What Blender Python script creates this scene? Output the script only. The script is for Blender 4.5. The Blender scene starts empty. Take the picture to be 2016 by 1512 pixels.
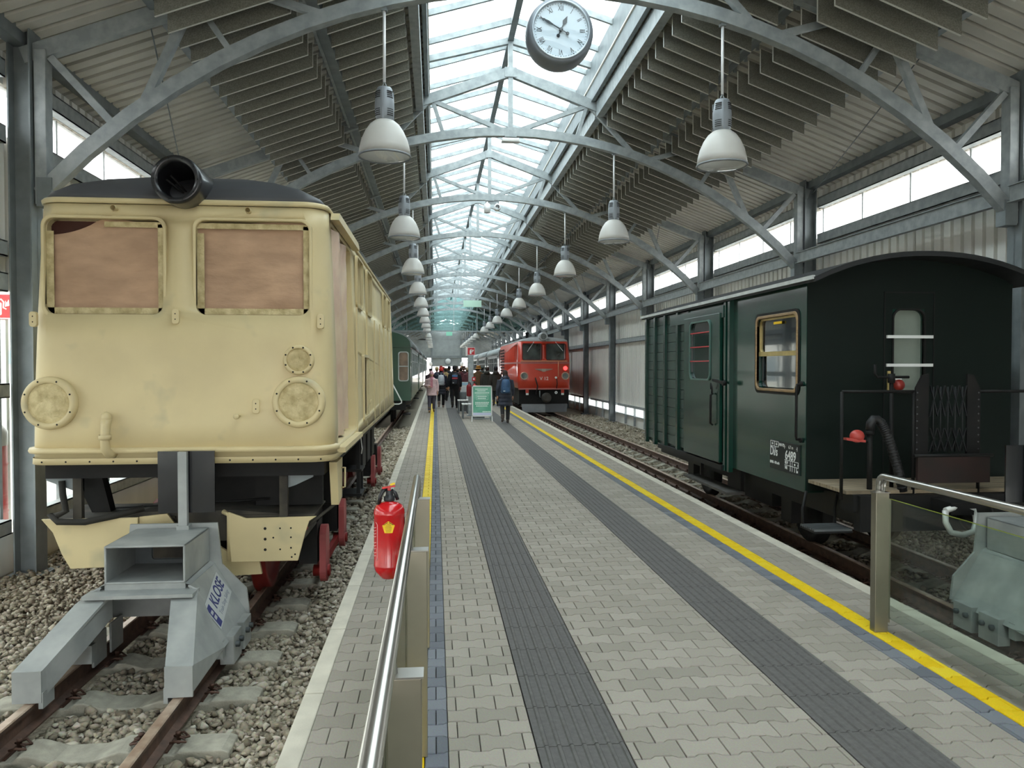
import bpy, bmesh, math, random
import numpy as np
from mathutils import Vector, Matrix, Euler
rnd = random.Random(11)
SC = bpy.context.scene
COL = SC.collection
# ------------------------------------------------------------------ camera, world, exposure
CAM_H = 1.72
cd = bpy.data.cameras.new('camera'); cam = bpy.data.objects.new('camera', cd); COL.objects.link(cam)
cd.sensor_width = 36.0; cd.lens = 1514.0 / 2016.0 * 36.0; cd.clip_start = 0.05; cd.clip_end = 600
cam.location = (0, 0, CAM_H)
cam.rotation_euler = (math.radians(90 - 1.2865), 0, math.radians(-5.694))
SC.camera = cam
W = bpy.data.worlds.new('overcast_sky'); SC.world = W; W.use_nodes = True
_bg = W.node_tree.nodes['Background']
_bg.inputs[0].default_value = (1.0, 0.985, 0.96, 1); _bg.inputs[1].default_value = 1.0
SC.view_settings.view_transform = 'Standard'; SC.view_settings.look = 'None'
SC.view_settings.exposure = 2.85; SC.view_settings.gamma = 1.0; SC.view_settings.use_curve_mapping = False
SC.cycles.max_bounces = 9; SC.cycles.diffuse_bounces = 6; SC.cycles.glossy_bounces = 3
SC.cycles.transparent_max_bounces = 24; SC.cycles.caustics_reflective = False; SC.cycles.caustics_refractive = False
SC.cycles.use_denoising = True
# ------------------------------------------------------------------ materials
def lin(h):
    h = h.lstrip('#'); o = []
    for i in (0, 2, 4):
        c = int(h[i:i+2], 16) / 255.0
        o.append(c / 12.92 if c <= .04045 else ((c + .055) / 1.055) ** 2.4)
    return (*o, 1.0)
MATS = {}
def mat(name, hexc, rough=.55, metal=0.0, var=.12, scale=6.0, bump=0.0, bscale=60.0, coat=0.0, hex2=None, spec=.5, stretch=None, emit=0.0, detail=4.0):
    if name in MATS: return MATS[name]
    m = bpy.data.materials.new(name); m.use_nodes = True; nt = m.node_tree; b = nt.nodes['Principled BSDF']
    c = lin(hexc); c2 = lin(hex2) if hex2 else tuple(max(0, x * (1 - 2 * var)) for x in c[:3]) + (1,)
    b.inputs['Roughness'].default_value = rough; b.inputs['Metallic'].default_value = metal
    b.inputs['Coat Weight'].default_value = coat; b.inputs['Coat Roughness'].default_value = .08
    b.inputs['Specular IOR Level'].default_value = spec
    tc = nt.nodes.new('ShaderNodeTexCoord'); src = tc.outputs['Object']
    if stretch:
        mp = nt.nodes.new('ShaderNodeMapping'); mp.inputs['Scale'].default_value = stretch
        nt.links.new(src, mp.inputs[0]); src = mp.outputs[0]
    if var > 0 or hex2:
        n = nt.nodes.new('ShaderNodeTexNoise'); n.inputs['Scale'].default_value = scale; n.inputs['Detail'].default_value = detail
        nt.links.new(src, n.inputs['Vector'])
        r = nt.nodes.new('ShaderNodeValToRGB'); r.color_ramp.elements[0].position = .35; r.color_ramp.elements[1].position = .68
        r.color_ramp.elements[0].color = c2; r.color_ramp.elements[1].color = c
        nt.links.new(n.outputs['Fac'], r.inputs[0]); nt.links.new(r.outputs[0], b.inputs['Base Color'])
        if emit: nt.links.new(r.outputs[0], b.inputs['Emission Color'])
    else:
        b.inputs['Base Color'].default_value = c
        b.inputs['Emission Color'].default_value = c
    b.inputs['Emission Strength'].default_value = emit
    if bump > 0:
        n2 = nt.nodes.new('ShaderNodeTexNoise'); n2.inputs['Scale'].default_value = bscale; n2.inputs['Detail'].default_value = 5
        nt.links.new(src, n2.inputs['Vector'])
        bp = nt.nodes.new('ShaderNodeBump'); bp.inputs['Strength'].default_value = bump; bp.inputs['Distance'].default_value = .02
        nt.links.new(n2.outputs['Fac'], bp.inputs['Height']); nt.links.new(bp.outputs[0], b.inputs['Normal'])
    MATS[name] = m; return m
def glassmat(name, tint, refl=.08, rough=.02, haze=0.0):
    """thin pane: transparent + Fresnel-free constant sheen + optional milky scatter"""
    if name in MATS: return MATS[name]
    m = bpy.data.materials.new(name); m.use_nodes = True; nt = m.node_tree; nt.nodes.clear()
    o = nt.nodes.new('ShaderNodeOutputMaterial'); t = nt.nodes.new('ShaderNodeBsdfTransparent'); g = nt.nodes.new('ShaderNodeBsdfGlossy')
    t.inputs[0].default_value = lin(tint); g.inputs['Roughness'].default_value = rough
    fr = nt.nodes.new('ShaderNodeFresnel'); fr.inputs[0].default_value = 1.45
    ge = nt.nodes.new('ShaderNodeNewGeometry'); ma = nt.nodes.new('ShaderNodeMath'); ma.operation = 'MULTIPLY_ADD'   # same sheen from both faces of the pane
    ma.inputs[1].default_value = 1/1.45 - 1.45; ma.inputs[2].default_value = 1.45
    nt.links.new(ge.outputs['Backfacing'], ma.inputs[0]); nt.links.new(ma.outputs[0], fr.inputs[0])
    mx = nt.nodes.new('ShaderNodeMixShader'); nt.links.new(fr.outputs[0], mx.inputs[0])
    if refl > .2: 
        mx.inputs[0].default_value = refl; nt.links.remove(mx.inputs[0].links[0])
    nt.links.new(t.outputs[0], mx.inputs[1]); nt.links.new(g.outputs[0], mx.inputs[2]); last = mx
    if haze:
        tr = nt.nodes.new('ShaderNodeBsdfTranslucent'); tr.inputs[0].default_value = (.9, .93, .94, 1)
        m2 = nt.nodes.new('ShaderNodeMixShader'); m2.inputs[0].default_value = haze
        nt.links.new(mx.outputs[0], m2.inputs[1]); nt.links.new(tr.outputs[0], m2.inputs[2]); last = m2
    nt.links.new(last.outputs[0], o.inputs[0]); MATS[name] = m; return m
def tintmat(name, ramp, rough=.9, bump=.3, bscale=90):
    """colour picked per piece from a float attribute 'tint'"""
    m = bpy.data.materials.new(name); m.use_nodes = True; nt = m.node_tree; b = nt.nodes['Principled BSDF']
    b.inputs['Roughness'].default_value = rough; b.inputs['Specular IOR Level'].default_value = .25
    a = nt.nodes.new('ShaderNodeAttribute'); a.attribute_name = 'tint'
    r = nt.nodes.new('ShaderNodeValToRGB'); els = r.color_ramp.elements
    while len(els) < len(ramp): els.new(.5)
    for e, (p, c) in zip(els, ramp): e.position = p; e.color = lin(c)
    tc = nt.nodes.new('ShaderNodeTexCoord'); n = nt.nodes.new('ShaderNodeTexNoise'); n.inputs['Scale'].default_value = bscale
    nt.links.new(tc.outputs['Object'], n.inputs['Vector'])
    mx = nt.nodes.new('ShaderNodeMix'); mx.data_type = 'RGBA'; mx.blend_type = 'MULTIPLY'; mx.inputs[0].default_value = .35
    nt.links.new(a.outputs['Fac'], r.inputs[0]); nt.links.new(r.outputs[0], mx.inputs[6]); nt.links.new(n.outputs['Color'], mx.inputs[7])
    gm = nt.nodes.new('ShaderNodeMix'); gm.data_type = 'RGBA'; gm.inputs[0].default_value = 0
    nt.links.new(mx.outputs[2], b.inputs['Base Color'])
    bp = nt.nodes.new('ShaderNodeBump'); bp.inputs['Strength'].default_value = bump; bp.inputs['Distance'].default_value = .01
    nt.links.new(n.outputs['Fac'], bp.inputs['Height']); nt.links.new(bp.outputs[0], b.inputs['Normal'])
    MATS[name] = m; return m
STEEL = mat('galvanised_steel', '#aab0b1', .5, .12, .14, 9, hex2='#91989a', bump=.05, bscale=30)
STEELD = mat('grey_steel_dull', '#858d90', .55, .12, .12, 5)
# ------------------------------------------------------------------ mesh builder
class MB:
    def __init__(s): s.v = []; s.f = []; s.sm = []; s.mi = []
    def add(s, vs, fs, smooth=False, mi=0):
        o = len(s.v); s.v += [tuple(v) for v in vs]
        s.f += [tuple(i + o for i in f) for f in fs]; s.sm += [smooth] * len(fs); s.mi += [mi] * len(fs); return s
    def box(s, x0, y0, z0, x1, y1, z1, mi=0):
        return s.add([(x0,y0,z0),(x1,y0,z0),(x1,y1,z0),(x0,y1,z0),(x0,y0,z1),(x1,y0,z1),(x1,y1,z1),(x0,y1,z1)],
            [(3,2,1,0),(4,5,6,7),(0,1,5,4),(1,2,6,5),(2,3,7,6),(3,0,4,7)], mi=mi)
    def beam(s, p, q, w, h, up=(0,0,1), mi=0):
        p, q = Vector(p), Vector(q); d = (q - p).normalized(); u = Vector(up)
        if abs(d.dot(u)) > .98: u = Vector((0,1,0))
        r = d.cross(u).normalized(); u = r.cross(d).normalized(); r *= w/2; u *= h/2
        return s.add([p-r-u,p+r-u,p+r+u,p-r+u,q-r-u,q+r-u,q+r+u,q-r+u],
            [(0,1,2,3),(7,6,5,4),(0,4,5,1),(1,5,6,2),(2,6,7,3),(3,7,4,0)], mi=mi)
    def tube(s, pts, r, n=8, cap=True, mi=0):
        pts = [Vector(p) for p in pts]; k = len(pts); rs = r if isinstance(r, (list, tuple)) else [r]*k
        vs = []; prev = None
        for i, p in enumerate(pts):
            d = (pts[min(i+1,k-1)] - pts[max(i-1,0)]).normalized()
            if prev is None:
                a = d.cross(Vector((0,0,1)))
                if a.length < .1: a = d.cross(Vector((0,1,0)))
            else: a = prev - d * prev.dot(d)
            a.normalize(); prev = a; b = d.cross(a)
            for j in range(n):
                t = 2*math.pi*j/n; vs.append(p + (a*math.cos(t) + b*math.sin(t))*rs[i])
        fs = [(i*n+j, i*n+(j+1)%n, (i+1)*n+(j+1)%n, (i+1)*n+j) for i in range(k-1) for j in range(n)]
        s.add(vs, fs, True, mi)
        if cap:
            o = len(s.v) - k*n
            s.f += [tuple(o+j for j in range(n))[::-1], tuple(o+(k-1)*n+j for j in range(n))]; s.sm += [False]*2; s.mi += [mi]*2
        return s
    def lathe(s, prof, c=(0,0,0), axis='z', n=24, cap=False, mi=0, smooth=True):
        vs = []
        for r, h in prof:
            for j in range(n):
                t = 2*math.pi*j/n; a, b = r*math.cos(t), r*math.sin(t)
                p = {'z': (a,b,h), 'y': (a,h,b), 'x': (h,a,b)}[axis]
                vs.append((p[0]+c[0], p[1]+c[1], p[2]+c[2]))
        k = len(prof)
        fs = [(i*n+j, i*n+(j+1)%n, (i+1)*n+(j+1)%n, (i+1)*n+j) for i in range(k-1) for j in range(n)]
        s.add(vs, fs, smooth, mi)
        if cap:
            o = len(s.v) - k*n
            s.f += [tuple(o+j for j in range(n)), tuple(o+(k-1)*n+j for j in range(n))]; s.sm += [False]*2; s.mi += [mi]*2
        return s
    def prism(s, poly, plane, a, b, mi=0, smooth=False):
        n = len(poly)
        def P(u, v, w): return {'xz': (u,w,v), 'yz': (w,u,v), 'xy': (u,v,w)}[plane]
        vs = [P(u,v,a) for u,v in poly] + [P(u,v,b) for u,v in poly]
        s.add(vs, [(i,(i+1)%n,n+(i+1)%n,n+i) for i in range(n)], smooth, mi)
        o = len(s.v) - 2*n
        s.f += [tuple(o+i for i in range(n))[::-1], tuple(o+n+i for i in range(n))]; s.sm += [False]*2; s.mi += [mi]*2
        return s
    def loft(s, rings, cap=True, smooth=True, mi=0):
        n = len(rings[0]); vs = [p for r in rings for p in r]; k = len(rings)
        fs = [(i*n+j, i*n+(j+1)%n, (i+1)*n+(j+1)%n, (i+1)*n+j) for i in range(k-1) for j in range(n)]
        s.add(vs, fs, smooth, mi)
        if cap:
            o = len(s.v) - k*n
            s.f += [tuple(o+j for j in range(n))[::-1], tuple(o+(k-1)*n+j for j in range(n))]; s.sm += [False]*2; s.mi += [mi]*2
        return s
    def ell(s, c, rx, ry, rz, n=16, m=10, mi=0):
        rings = []
        for i in range(m+1):
            a = -math.pi/2 + math.pi*i/m; k = max(math.cos(a), .02)
            rings.append([(c[0]+rx*k*math.cos(2*math.pi*j/n), c[1]+ry*k*math.sin(2*math.pi*j/n), c[2]+rz*math.sin(a)) for j in range(n)])
        return s.loft(rings, True, True, mi)
    def xform(s, M, start=0):
        s.v[start:] = [tuple(M @ Vector(v)) for v in s.v[start:]]; return s
    def mesh(s, name, mats, fix=True):
        me = bpy.data.meshes.new(name); me.from_pydata(s.v, [], s.f)
        for m in (mats if isinstance(mats, (list, tuple)) else [mats]): me.materials.append(m)
        me.polygons.foreach_set('use_smooth', s.sm); me.polygons.foreach_set('material_index', s.mi)
        if fix:
            bm = bmesh.new(); bm.from_mesh(me); bmesh.ops.recalc_face_normals(bm, faces=bm.faces); bm.to_mesh(me); bm.free()
        me.update(); return me
    def build(s, name, mats, parent=None, bevel=0.0, loc=None, fix=True, world=True):
        """vertices are given in world metres; the object is put at loc (or under its parent)"""
        off = Vector((0,0,0))
        if parent is not None and world: off = WORLDLOC[parent.name]
        elif loc is not None: off = Vector(loc)
        elif s.v and parent is None:
            a = np.array(s.v); off = Vector(((a[:,0].min()+a[:,0].max())/2, (a[:,1].min()+a[:,1].max())/2, a[:,2].min()))
        s.v = [(v[0]-off.x, v[1]-off.y, v[2]-off.z) for v in s.v]
        o = bpy.data.objects.new(name, s.mesh(name, mats, fix)); COL.objects.link(o)
        if parent is not None: o.parent = parent; WORLDLOC[o.name] = WORLDLOC[parent.name]
        else: o.location = off; WORLDLOC[o.name] = off.copy()
        if bevel:
            b = o.modifiers.new('bevel', 'BEVEL'); b.width = bevel; b.segments = 2; b.limit_method = 'ANGLE'; b.angle_limit = .7
        return o
WORLDLOC = {}
def tag(o, label=None, cat=None, group=None, kind=None):
    if label: o['label'] = label
    if cat: o['category'] = cat
    if group: o['group'] = group
    if kind: o['kind'] = kind
    return o
def thing(name, label, cat, loc=(0,0,0), group=None, kind=None):
    o = bpy.data.objects.new(name, None); COL.objects.link(o); o.location = loc; o.empty_display_size = .2
    WORLDLOC[o.name] = Vector(loc); return tag(o, label, cat, group, kind)
def struct(name, mb, m, label=None, **k):
    o = mb.build(name, m, **k); o['kind'] = 'structure'
    if label: o['label'] = label
    return o
def dup(root, loc, label=None, group=None, rotz=None):
    def cp(o, par):
        c = o.copy(); COL.objects.link(c); c.parent = par; WORLDLOC[c.name] = Vector(loc)
        for ch in o.children: cp(ch, c)
        return c
    r = cp(root, None); r.location = loc
    if rotz is not None: r.rotation_euler.z = rotz
    if label: r['label'] = label
    if group: r['group'] = group
    return r
def cut(o, mb):
    """carve recesses into a solid part"""
    me = mb.mesh('cutter', o.data.materials[0]); c = bpy.data.objects.new('cutter', me); COL.objects.link(c)
    off = WORLDLOC[o.name]; c.location = (-off.x, -off.y, -off.z)
    if o.parent is None: c.location = (0,0,0); c.data.transform(Matrix.Translation((0,0,0)))
    else: c.parent = o.parent
    md = o.modifiers.new('cut', 'BOOLEAN'); md.object = c; md.operation = 'DIFFERENCE'; md.solver = 'EXACT'
    dg = bpy.context.evaluated_depsgraph_get(); nm = bpy.data.meshes.new_from_object(o.evaluated_get(dg))
    o.modifiers.clear(); o.data = nm; bpy.data.objects.remove(c)
def text(name, body, size, m, parent, loc, rot, sx=1.0, depth=.002, align='CENTER', bold=0.0):
    cu = bpy.data.curves.new(name, 'FONT'); cu.body = body; cu.size = size; cu.align_x = align; cu.align_y = 'CENTER'; cu.extrude = depth
    cu.offset = bold
    o = bpy.data.objects.new(name, cu); COL.objects.link(o)
    dg = bpy.context.evaluated_depsgraph_get(); me = bpy.data.meshes.new_from_object(o.evaluated_get(dg)); bpy.data.objects.remove(o)
    me.materials.clear(); me.materials.append(m)
    o = bpy.data.objects.new(name, me); COL.objects.link(o); o.parent = parent
    off = WORLDLOC[parent.name] if parent else Vector((0,0,0))
    o.location = Vector(loc) - off; o.rotation_euler = rot; o.scale = (sx, 1, 1); WORLDLOC[o.name] = Vector(loc)
    return o
FRONT = (math.pi/2, 0, 0)            # text standing upright, read from -y
def rrect(x0, z0, x1, z1, r, n=5):
    pts = []
    for cx, cz, a0 in ((x1-r,z0+r,-90),(x1-r,z1-r,0),(x0+r,z1-r,90),(x0+r,z0+r,180)):
        for i in range(n+1):
            a = math.radians(a0 + 90*i/n); pts.append((cx + r*math.cos(a), cz + r*math.sin(a)))
    return pts
def rim(mb, poly, plane, a, b, t, mi=0):
    """frame of width t round a polygon, between offsets a and b"""
    cx = sum(p[0] for p in poly)/len(poly); cz = sum(p[1] for p in poly)/len(poly)
    w = max(p[0] for p in poly) - cx; h = max(p[1] for p in poly) - cz
    outer = [(cx+(u-cx)*(w+t)/w, cz+(v-cz)*(h+t)/h) for u,v in poly]; n = len(poly)
    def P(u,v,k): return {'xz': (u,k,v), 'yz': (k,u,v), 'xy': (u,v,k)}[plane]
    vs = [P(*p,a) for p in poly]+[P(*p,a) for p in outer]+[P(*p,b) for p in poly]+[P(*p,b) for p in outer]
    fs = []
    for i in range(n):
        j = (i+1)%n
        fs += [(i,j,n+j,n+i),(2*n+i,3*n+i,3*n+j,2*n+j),(n+i,n+j,3*n+j,3*n+i),(i,2*n+i,2*n+j,j)]
    return mb.add(vs, fs, False, mi)
# ------------------------------------------------------------------ layout constants
XC = 1.27                              # centre line of the hall
XL, XR = -4.25, 6.79                   # inner faces of the cladding
Y0, Y1, BAY = -7.0, 88.0, 5.0
TRUSS_Y = [-7.0 + BAY*i for i in range(20)]      # -7 ... 88
ZR = -0.16                             # rail head
LTX, RTX = -1.86, 4.44                 # track centres
PX0, PX1 = -0.69, 3.38                 # platform edges
def zraf(dx): return 6.68 - .37*abs(dx)
def zchord(dx): return 5.67 - (6.9 - math.sqrt(6.9**2 - dx*dx))
# ================================================================== GROUND AND PLATFORM
gm = mat('ballast_bed', '#8f8674', .95, 0, .25, 40, bump=.6, bscale=60)
em = mat('outside_paving', '#b7b3aa', .9, 0, .1, 1.5, bump=.2)
g = struct('ground', MB().box(-60, -40, -.6, 70, 150, -.42), em, 'pale paved ground outside the hall'); 
tb = struct('floor_trackbed', MB().box(XL-.2, Y0, -.42, XR+.2, Y1+2, -.345), gm, 'grey ballast bed under both tracks')
conc = mat('coping_concrete', '#cdc6b6', .85, 0, .1, 5, bump=.15, bscale=80)
base = mat('joint_sand', '#4a4842', .95, 0, .2, 50)
far_pave = mat('far_paving', '#9c958b', .9, 0, .12, 7)
fl = struct('floor', MB().box(PX0+.1, -5, -.41, PX1-.12, Y1, -.018), base, 'paved station platform between the two tracks')
# concrete copings in one metre lengths
def coping(x0, x1):
    y = 1.1
    while y < 70:
        L = 1.0 if y < 30 else 10.0
        MB().box(x0, y+.004, -.4, x1, y+L-.004, 0.0).build('coping', conc, fl, bevel=.006 if y < 12 else 0)
        y += L
coping(PX0, PX0+.1); coping(PX1-.12, PX1)
MB().box(PX0, -5, -.4, PX0+.1, 1.1, 0).build('coping', conc, fl); MB().box(PX1-.12, -5, -.4, PX1, 1.1, 0).build('coping', conc, fl)
# pavers
PM = {'grey': tintmat('paver_grey', [(0,'#9c958a'),(.5,'#a39b90'),(1,'#aca499')], .85, .12, 140),
      'dark': tintmat('paver_bluegrey', [(0,'#6c6f75'),(.5,'#75787f'),(1,'#7f8288')], .8, .12, 140),
      'yellow': tintmat('paver_yellow_paint', [(0,'#f0c814'),(.5,'#f6d21f'),(1,'#f9da33')], .55, .08, 140)}
TACT = ((.45,.86), (1.83,2.24))
ZONES = [(PX0+.1,-.175,'grey'),(-.175,-.05,'yellow'),(-.05,.055,'dark'),(.055,TACT[0][0],'grey'),(TACT[0][1],TACT[1][0],'grey'),
         (TACT[1][1],2.675,'grey'),(2.675,2.795,'dark'),(2.795,2.925,'yellow'),(2.925,PX1-.12,'grey')]
PL, PH, PA = .2, .07, .011
def paver_poly():
    a, h = PA, PH
    top = [(-.1,h+a),(-.062,h+a),(-.036,h-a),(.036,h-a),(.062,h+a),(.1,h+a)]
    return top[::-1] + [(x,-y) for x,y in top]
def clipx(poly, lo, hi):
    for sgn, lim in ((1,lo),(-1,hi)):
        out = []
        for i in range(len(poly)):
            a, b = poly[i-1], poly[i]; ia, ib = sgn*(a[0]-lim) >= 0, sgn*(b[0]-lim) >= 0
            if ia != ib:
                t = (lim-a[0])/(b[0]-a[0]); out.append((lim, a[1]+t*(b[1]-a[1])))
            if ib: out.append(b)
        poly = out
        if len(poly) < 3: return []
    return poly
def paver_shape(poly):
    """top face with a chamfer running down into the joint"""
    n = len(poly); cx = sum(p[0] for p in poly)/n; cy = sum(p[1] for p in poly)/n
    w = max(abs(p[0]-cx) for p in poly); h = max(abs(p[1]-cy) for p in poly)
    g1, g2 = (.0016,.0034), (.0042,.0080)
    def ins(g): return [(cx+(x-cx)*max(.2,1-g[0]/max(w,.01)), cy+(y-cy)*max(.2,1-g[1]/max(h,.01))) for x,y in poly]
    a, b = ins(g2), ins(g1)
    vs = [(x,y,0) for x,y in a] + [(x,y,-.005) for x,y in b] + [(x,y,-.018) for x,y in b]
    fs = [tuple(range(n))]
    for i in range(n):
        j = (i+1) % n; fs += [(i,n+i,n+j,j),(n+i,2*n+i,2*n+j,n+j)]
    return vs, fs
full = paver_poly(); proto = {}; pieces = {k: [] for k in PM}
row = 0; y = 2.5
while y < 32:
    shift = .1 if row % 2 else 0.0
    for x0, x1, k in ZONES:
        i0 = int(math.floor((x0 - shift)/PL)) - 1; x = i0*PL + shift
        while x - .1 < x1:
            if x + .1 > x0 + .012 and x - .1 < x1 - .012:
                pieces[k].append((x, y, x0, x1))
            x += PL
    y += 2*PH; row += 1
allp = sorted([(p[1] + abs(p[0]-1.1)*.25, p, k) for k in pieces for p in pieces[k] if p[1] > 2.95 and -1.4 + .42*(-p[1]) < 99])
seen = [t for t in allp if -.30*t[1][1]-.0 < t[1][0] + .9 and t[1][0] < .78*t[1][1] + .1]
indiv = set(t[1] for t in seen[:290])
cache = {}
for k in PM:
    V = []; F = []; T = []
    for p in pieces[k]:
        x, y, x0, x1 = p; poly = clipx([(a+x, b) for a,b in full], x0, x1)
        if not poly: continue
        poly = [(a-x, b) for a,b in poly]; key = tuple((round(a,3), round(b,3)) for a,b in poly); t = rnd.random()
        if p in indiv:
            tq = int(t*4)
            if (key, k, tq) not in cache:
                vs, fs = paver_shape(poly); me = bpy.data.meshes.new('paver'); me.from_pydata(vs, [], fs); me.materials.append(PM[k])
                at = me.attributes.new('tint', 'FLOAT', 'POINT'); at.data.foreach_set('value', [tq/3.0]*len(vs)); cache[(key,k,tq)] = me
            o = bpy.data.objects.new('paver', cache[(key,k,tq)]); COL.objects.link(o); o.parent = fl
            o.location = Vector((x, y, 0)) - WORLDLOC[fl.name] + Vector((0,0,rnd.uniform(-.0012,.0008)))
        else:
            vs, fs = paver_shape(poly); o0 = len(V); dz = rnd.uniform(-.0012,.0008)
            V += [(a+x, b+y, c+dz) for a,b,c in vs]; F += [tuple(i+o0 for i in f) for f in fs]; T += [t]*len(vs)
    off = WORLDLOC[fl.name]; me = bpy.data.meshes.new('paver_field')
    me.from_pydata([(a-off.x, b-off.y, c-off.z) for a,b,c in V], [], F); me.materials.append(PM[k])
    at = me.attributes.new('tint', 'FLOAT', 'POINT'); at.data.foreach_set('value', T)
    o = bpy.data.objects.new('paver_field', me); COL.objects.link(o); o.parent = fl; o['kind'] = 'stuff'
# beyond the reach of single pavers
yfl = mat('far_yellow_line', '#f2cf2a', .6, 0, .05, 8); dkl = mat('far_dark_band', '#75787f', .8, 0, .05, 8); tcl = mat('far_guiding_strip', '#62605e', .8, 0, .05, 8)
MB().box(PX0+.1, 32-.07, -.018, PX1-.12, Y1, -.001).build('far_paving', far_pave, fl)
for x0, x1, m in ((-.175,-.05,yfl),(2.795,2.925,yfl),(-.05,.055,dkl),(2.675,2.795,dkl),(*TACT[0],tcl),(*TACT[1],tcl)):
    MB().box(x0, 32-.07, -.012, x1, Y1, .0015).build('marking_strip', m, fl)
# ribbed guiding slabs 40 x 40
tm = mat('guiding_slab', '#625f5d', .8, 0, .12, 30, bump=.2, bscale=150)
sl = MB(); n = 7; wd = TACT[0][1]-TACT[0][0]; pitch = (wd-.006)/n; prof = [(-wd/2+.003, -.018)]
for i in range(n):
    a = -wd/2+.003 + i*pitch
    prof += [(a+.002,-.0005),(a+pitch*.56,-.0005),(a+pitch*.66,.0075),(a+pitch*.88,.0075),(a+pitch*.98,-.0005)]
prof += [(wd/2-.003,-.018)]
sl.prism(prof, 'xz', -.197, .197); sme = sl.mesh('guiding_slab', tm)
for x0, x1 in TACT:
    y = 2.81
    while y < 32:
        o = bpy.data.objects.new('guiding_slab', sme); COL.objects.link(o); o.parent = fl
        o.location = Vector(((x0+x1)/2, y, 0)) - WORLDLOC[fl.name]; y += .4
# ================================================================== TRACKS
rustm = mat('rail_steel_rust', '#6a5145', .65, .25, .3, 14, hex2='#4c3d36', bump=.1)
headm = mat('rail_head_worn', '#c4b09d', .4, .4, .2, 9, hex2='#9a7f6c')
sleep = mat('sleeper_concrete', '#a9a597', .9, 0, .15, 12, bump=.25, bscale=90)
clipm = mat('clip_iron', '#5a4136', .6, .4, .2, 20)
def rail(x, y0, y1, label):
    z = ZR; t = thing('rail', label, 'rail', (x, y0, z-.13), 'rails of the two tracks')
    MB().prism([(x-.052,z-.13),(x+.052,z-.13),(x+.052,z-.12),(x+.010,z-.105),(x+.008,z-.035),(x+.028,z-.026),(x+.029,z-.006),(x-.029,z-.006),(x-.028,z-.026),(x-.008,z-.035),(x-.010,z-.105),(x-.052,z-.12)], 'xz', y0, y1).build('rail_web', rustm, t)
    MB().prism([(x-.029,z-.006),(x+.029,z-.006),(x+.022,z),(x-.022,z)], 'xz', y0, y1).build('rail_head', headm, t)
rail(LTX-.4, 1.2, 86, 'rusty steel rail under the cream locomotive, farther from the platform')
rail(LTX+.4, 1.2, 86, 'rusty steel rail under the cream locomotive, beside the platform')
rail(RTX-.4, 1.2, 86, 'rusty steel rail under the dark green wagon, beside the platform')
rail(RTX+.4, 1.2, 86, 'rusty steel rail under the dark green wagon, farther from the platform')
def sleeper_proto():
    t = thing('sleeper', 'concrete railway sleeper', 'sleeper', (0,0,-.45))
    top = [(-.78,-.30),(-.74,-.285),(-.52,-.285),(-.50,-.302),(-.30,-.302),(-.27,-.272),(-.22,-.272),(-.10,-.31),(.10,-.31),(.22,-.272),(.27,-.272),(.30,-.302),(.50,-.302),(.52,-.285),(.74,-.285),(.78,-.30)]
    MB().prism([(-.78,-.45)] + top + [(.78,-.45)], 'xz', -.1, .1).build('sleeper_body', sleep, t, bevel=.008)
    for sx in (-.4, .4):
        MB().box(sx-.062,-.075,-.302,sx+.062,.075,-.291).build('rail_pad', clipm, t)
        for s in (-1, 1):
            m = MB(); x = sx + s*.085
            m.tube([(x-s*.02,-.045,-.262),(x+s*.02,-.055,-.250),(x+s*.055,-.03,-.266),(x+s*.04,-.008,-.258),(x-s*.01,0,-.245),(x+s*.04,.008,-.258),(x+s*.055,.03,-.266),(x+s*.02,.055,-.250),(x-s*.02,.045,-.262)], .007, 6)
            m.lathe([(.012,-.285),(.012,-.235),(.016,-.235),(.016,-.222),(.002,-.22)], (x+s*.01,0,0), 'z', 6)
            m.build('rail_clip', clipm, t)
    return t
SP = sleeper_proto(); first = True
SL_Y = [4.21 + .62*k for k in range(-3, 70)]
for tx, yr, lab, grp in ((LTX, (2.2, 15), 'concrete sleeper carrying the rails of the cream locomotive', 'sleepers of the cream locomotive track'), (RTX, (3.5, 30.5), 'concrete sleeper carrying the rails of the dark green wagon', 'sleepers of the green wagon track')):
    for y in SL_Y:
        if yr[0] < y < yr[1]:
            if first: SP.location = (tx, y, -.45); SP['label'] = lab; SP['group'] = grp; first = False
            else: dup(SP, (tx, y, -.45), lab, grp)
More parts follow.
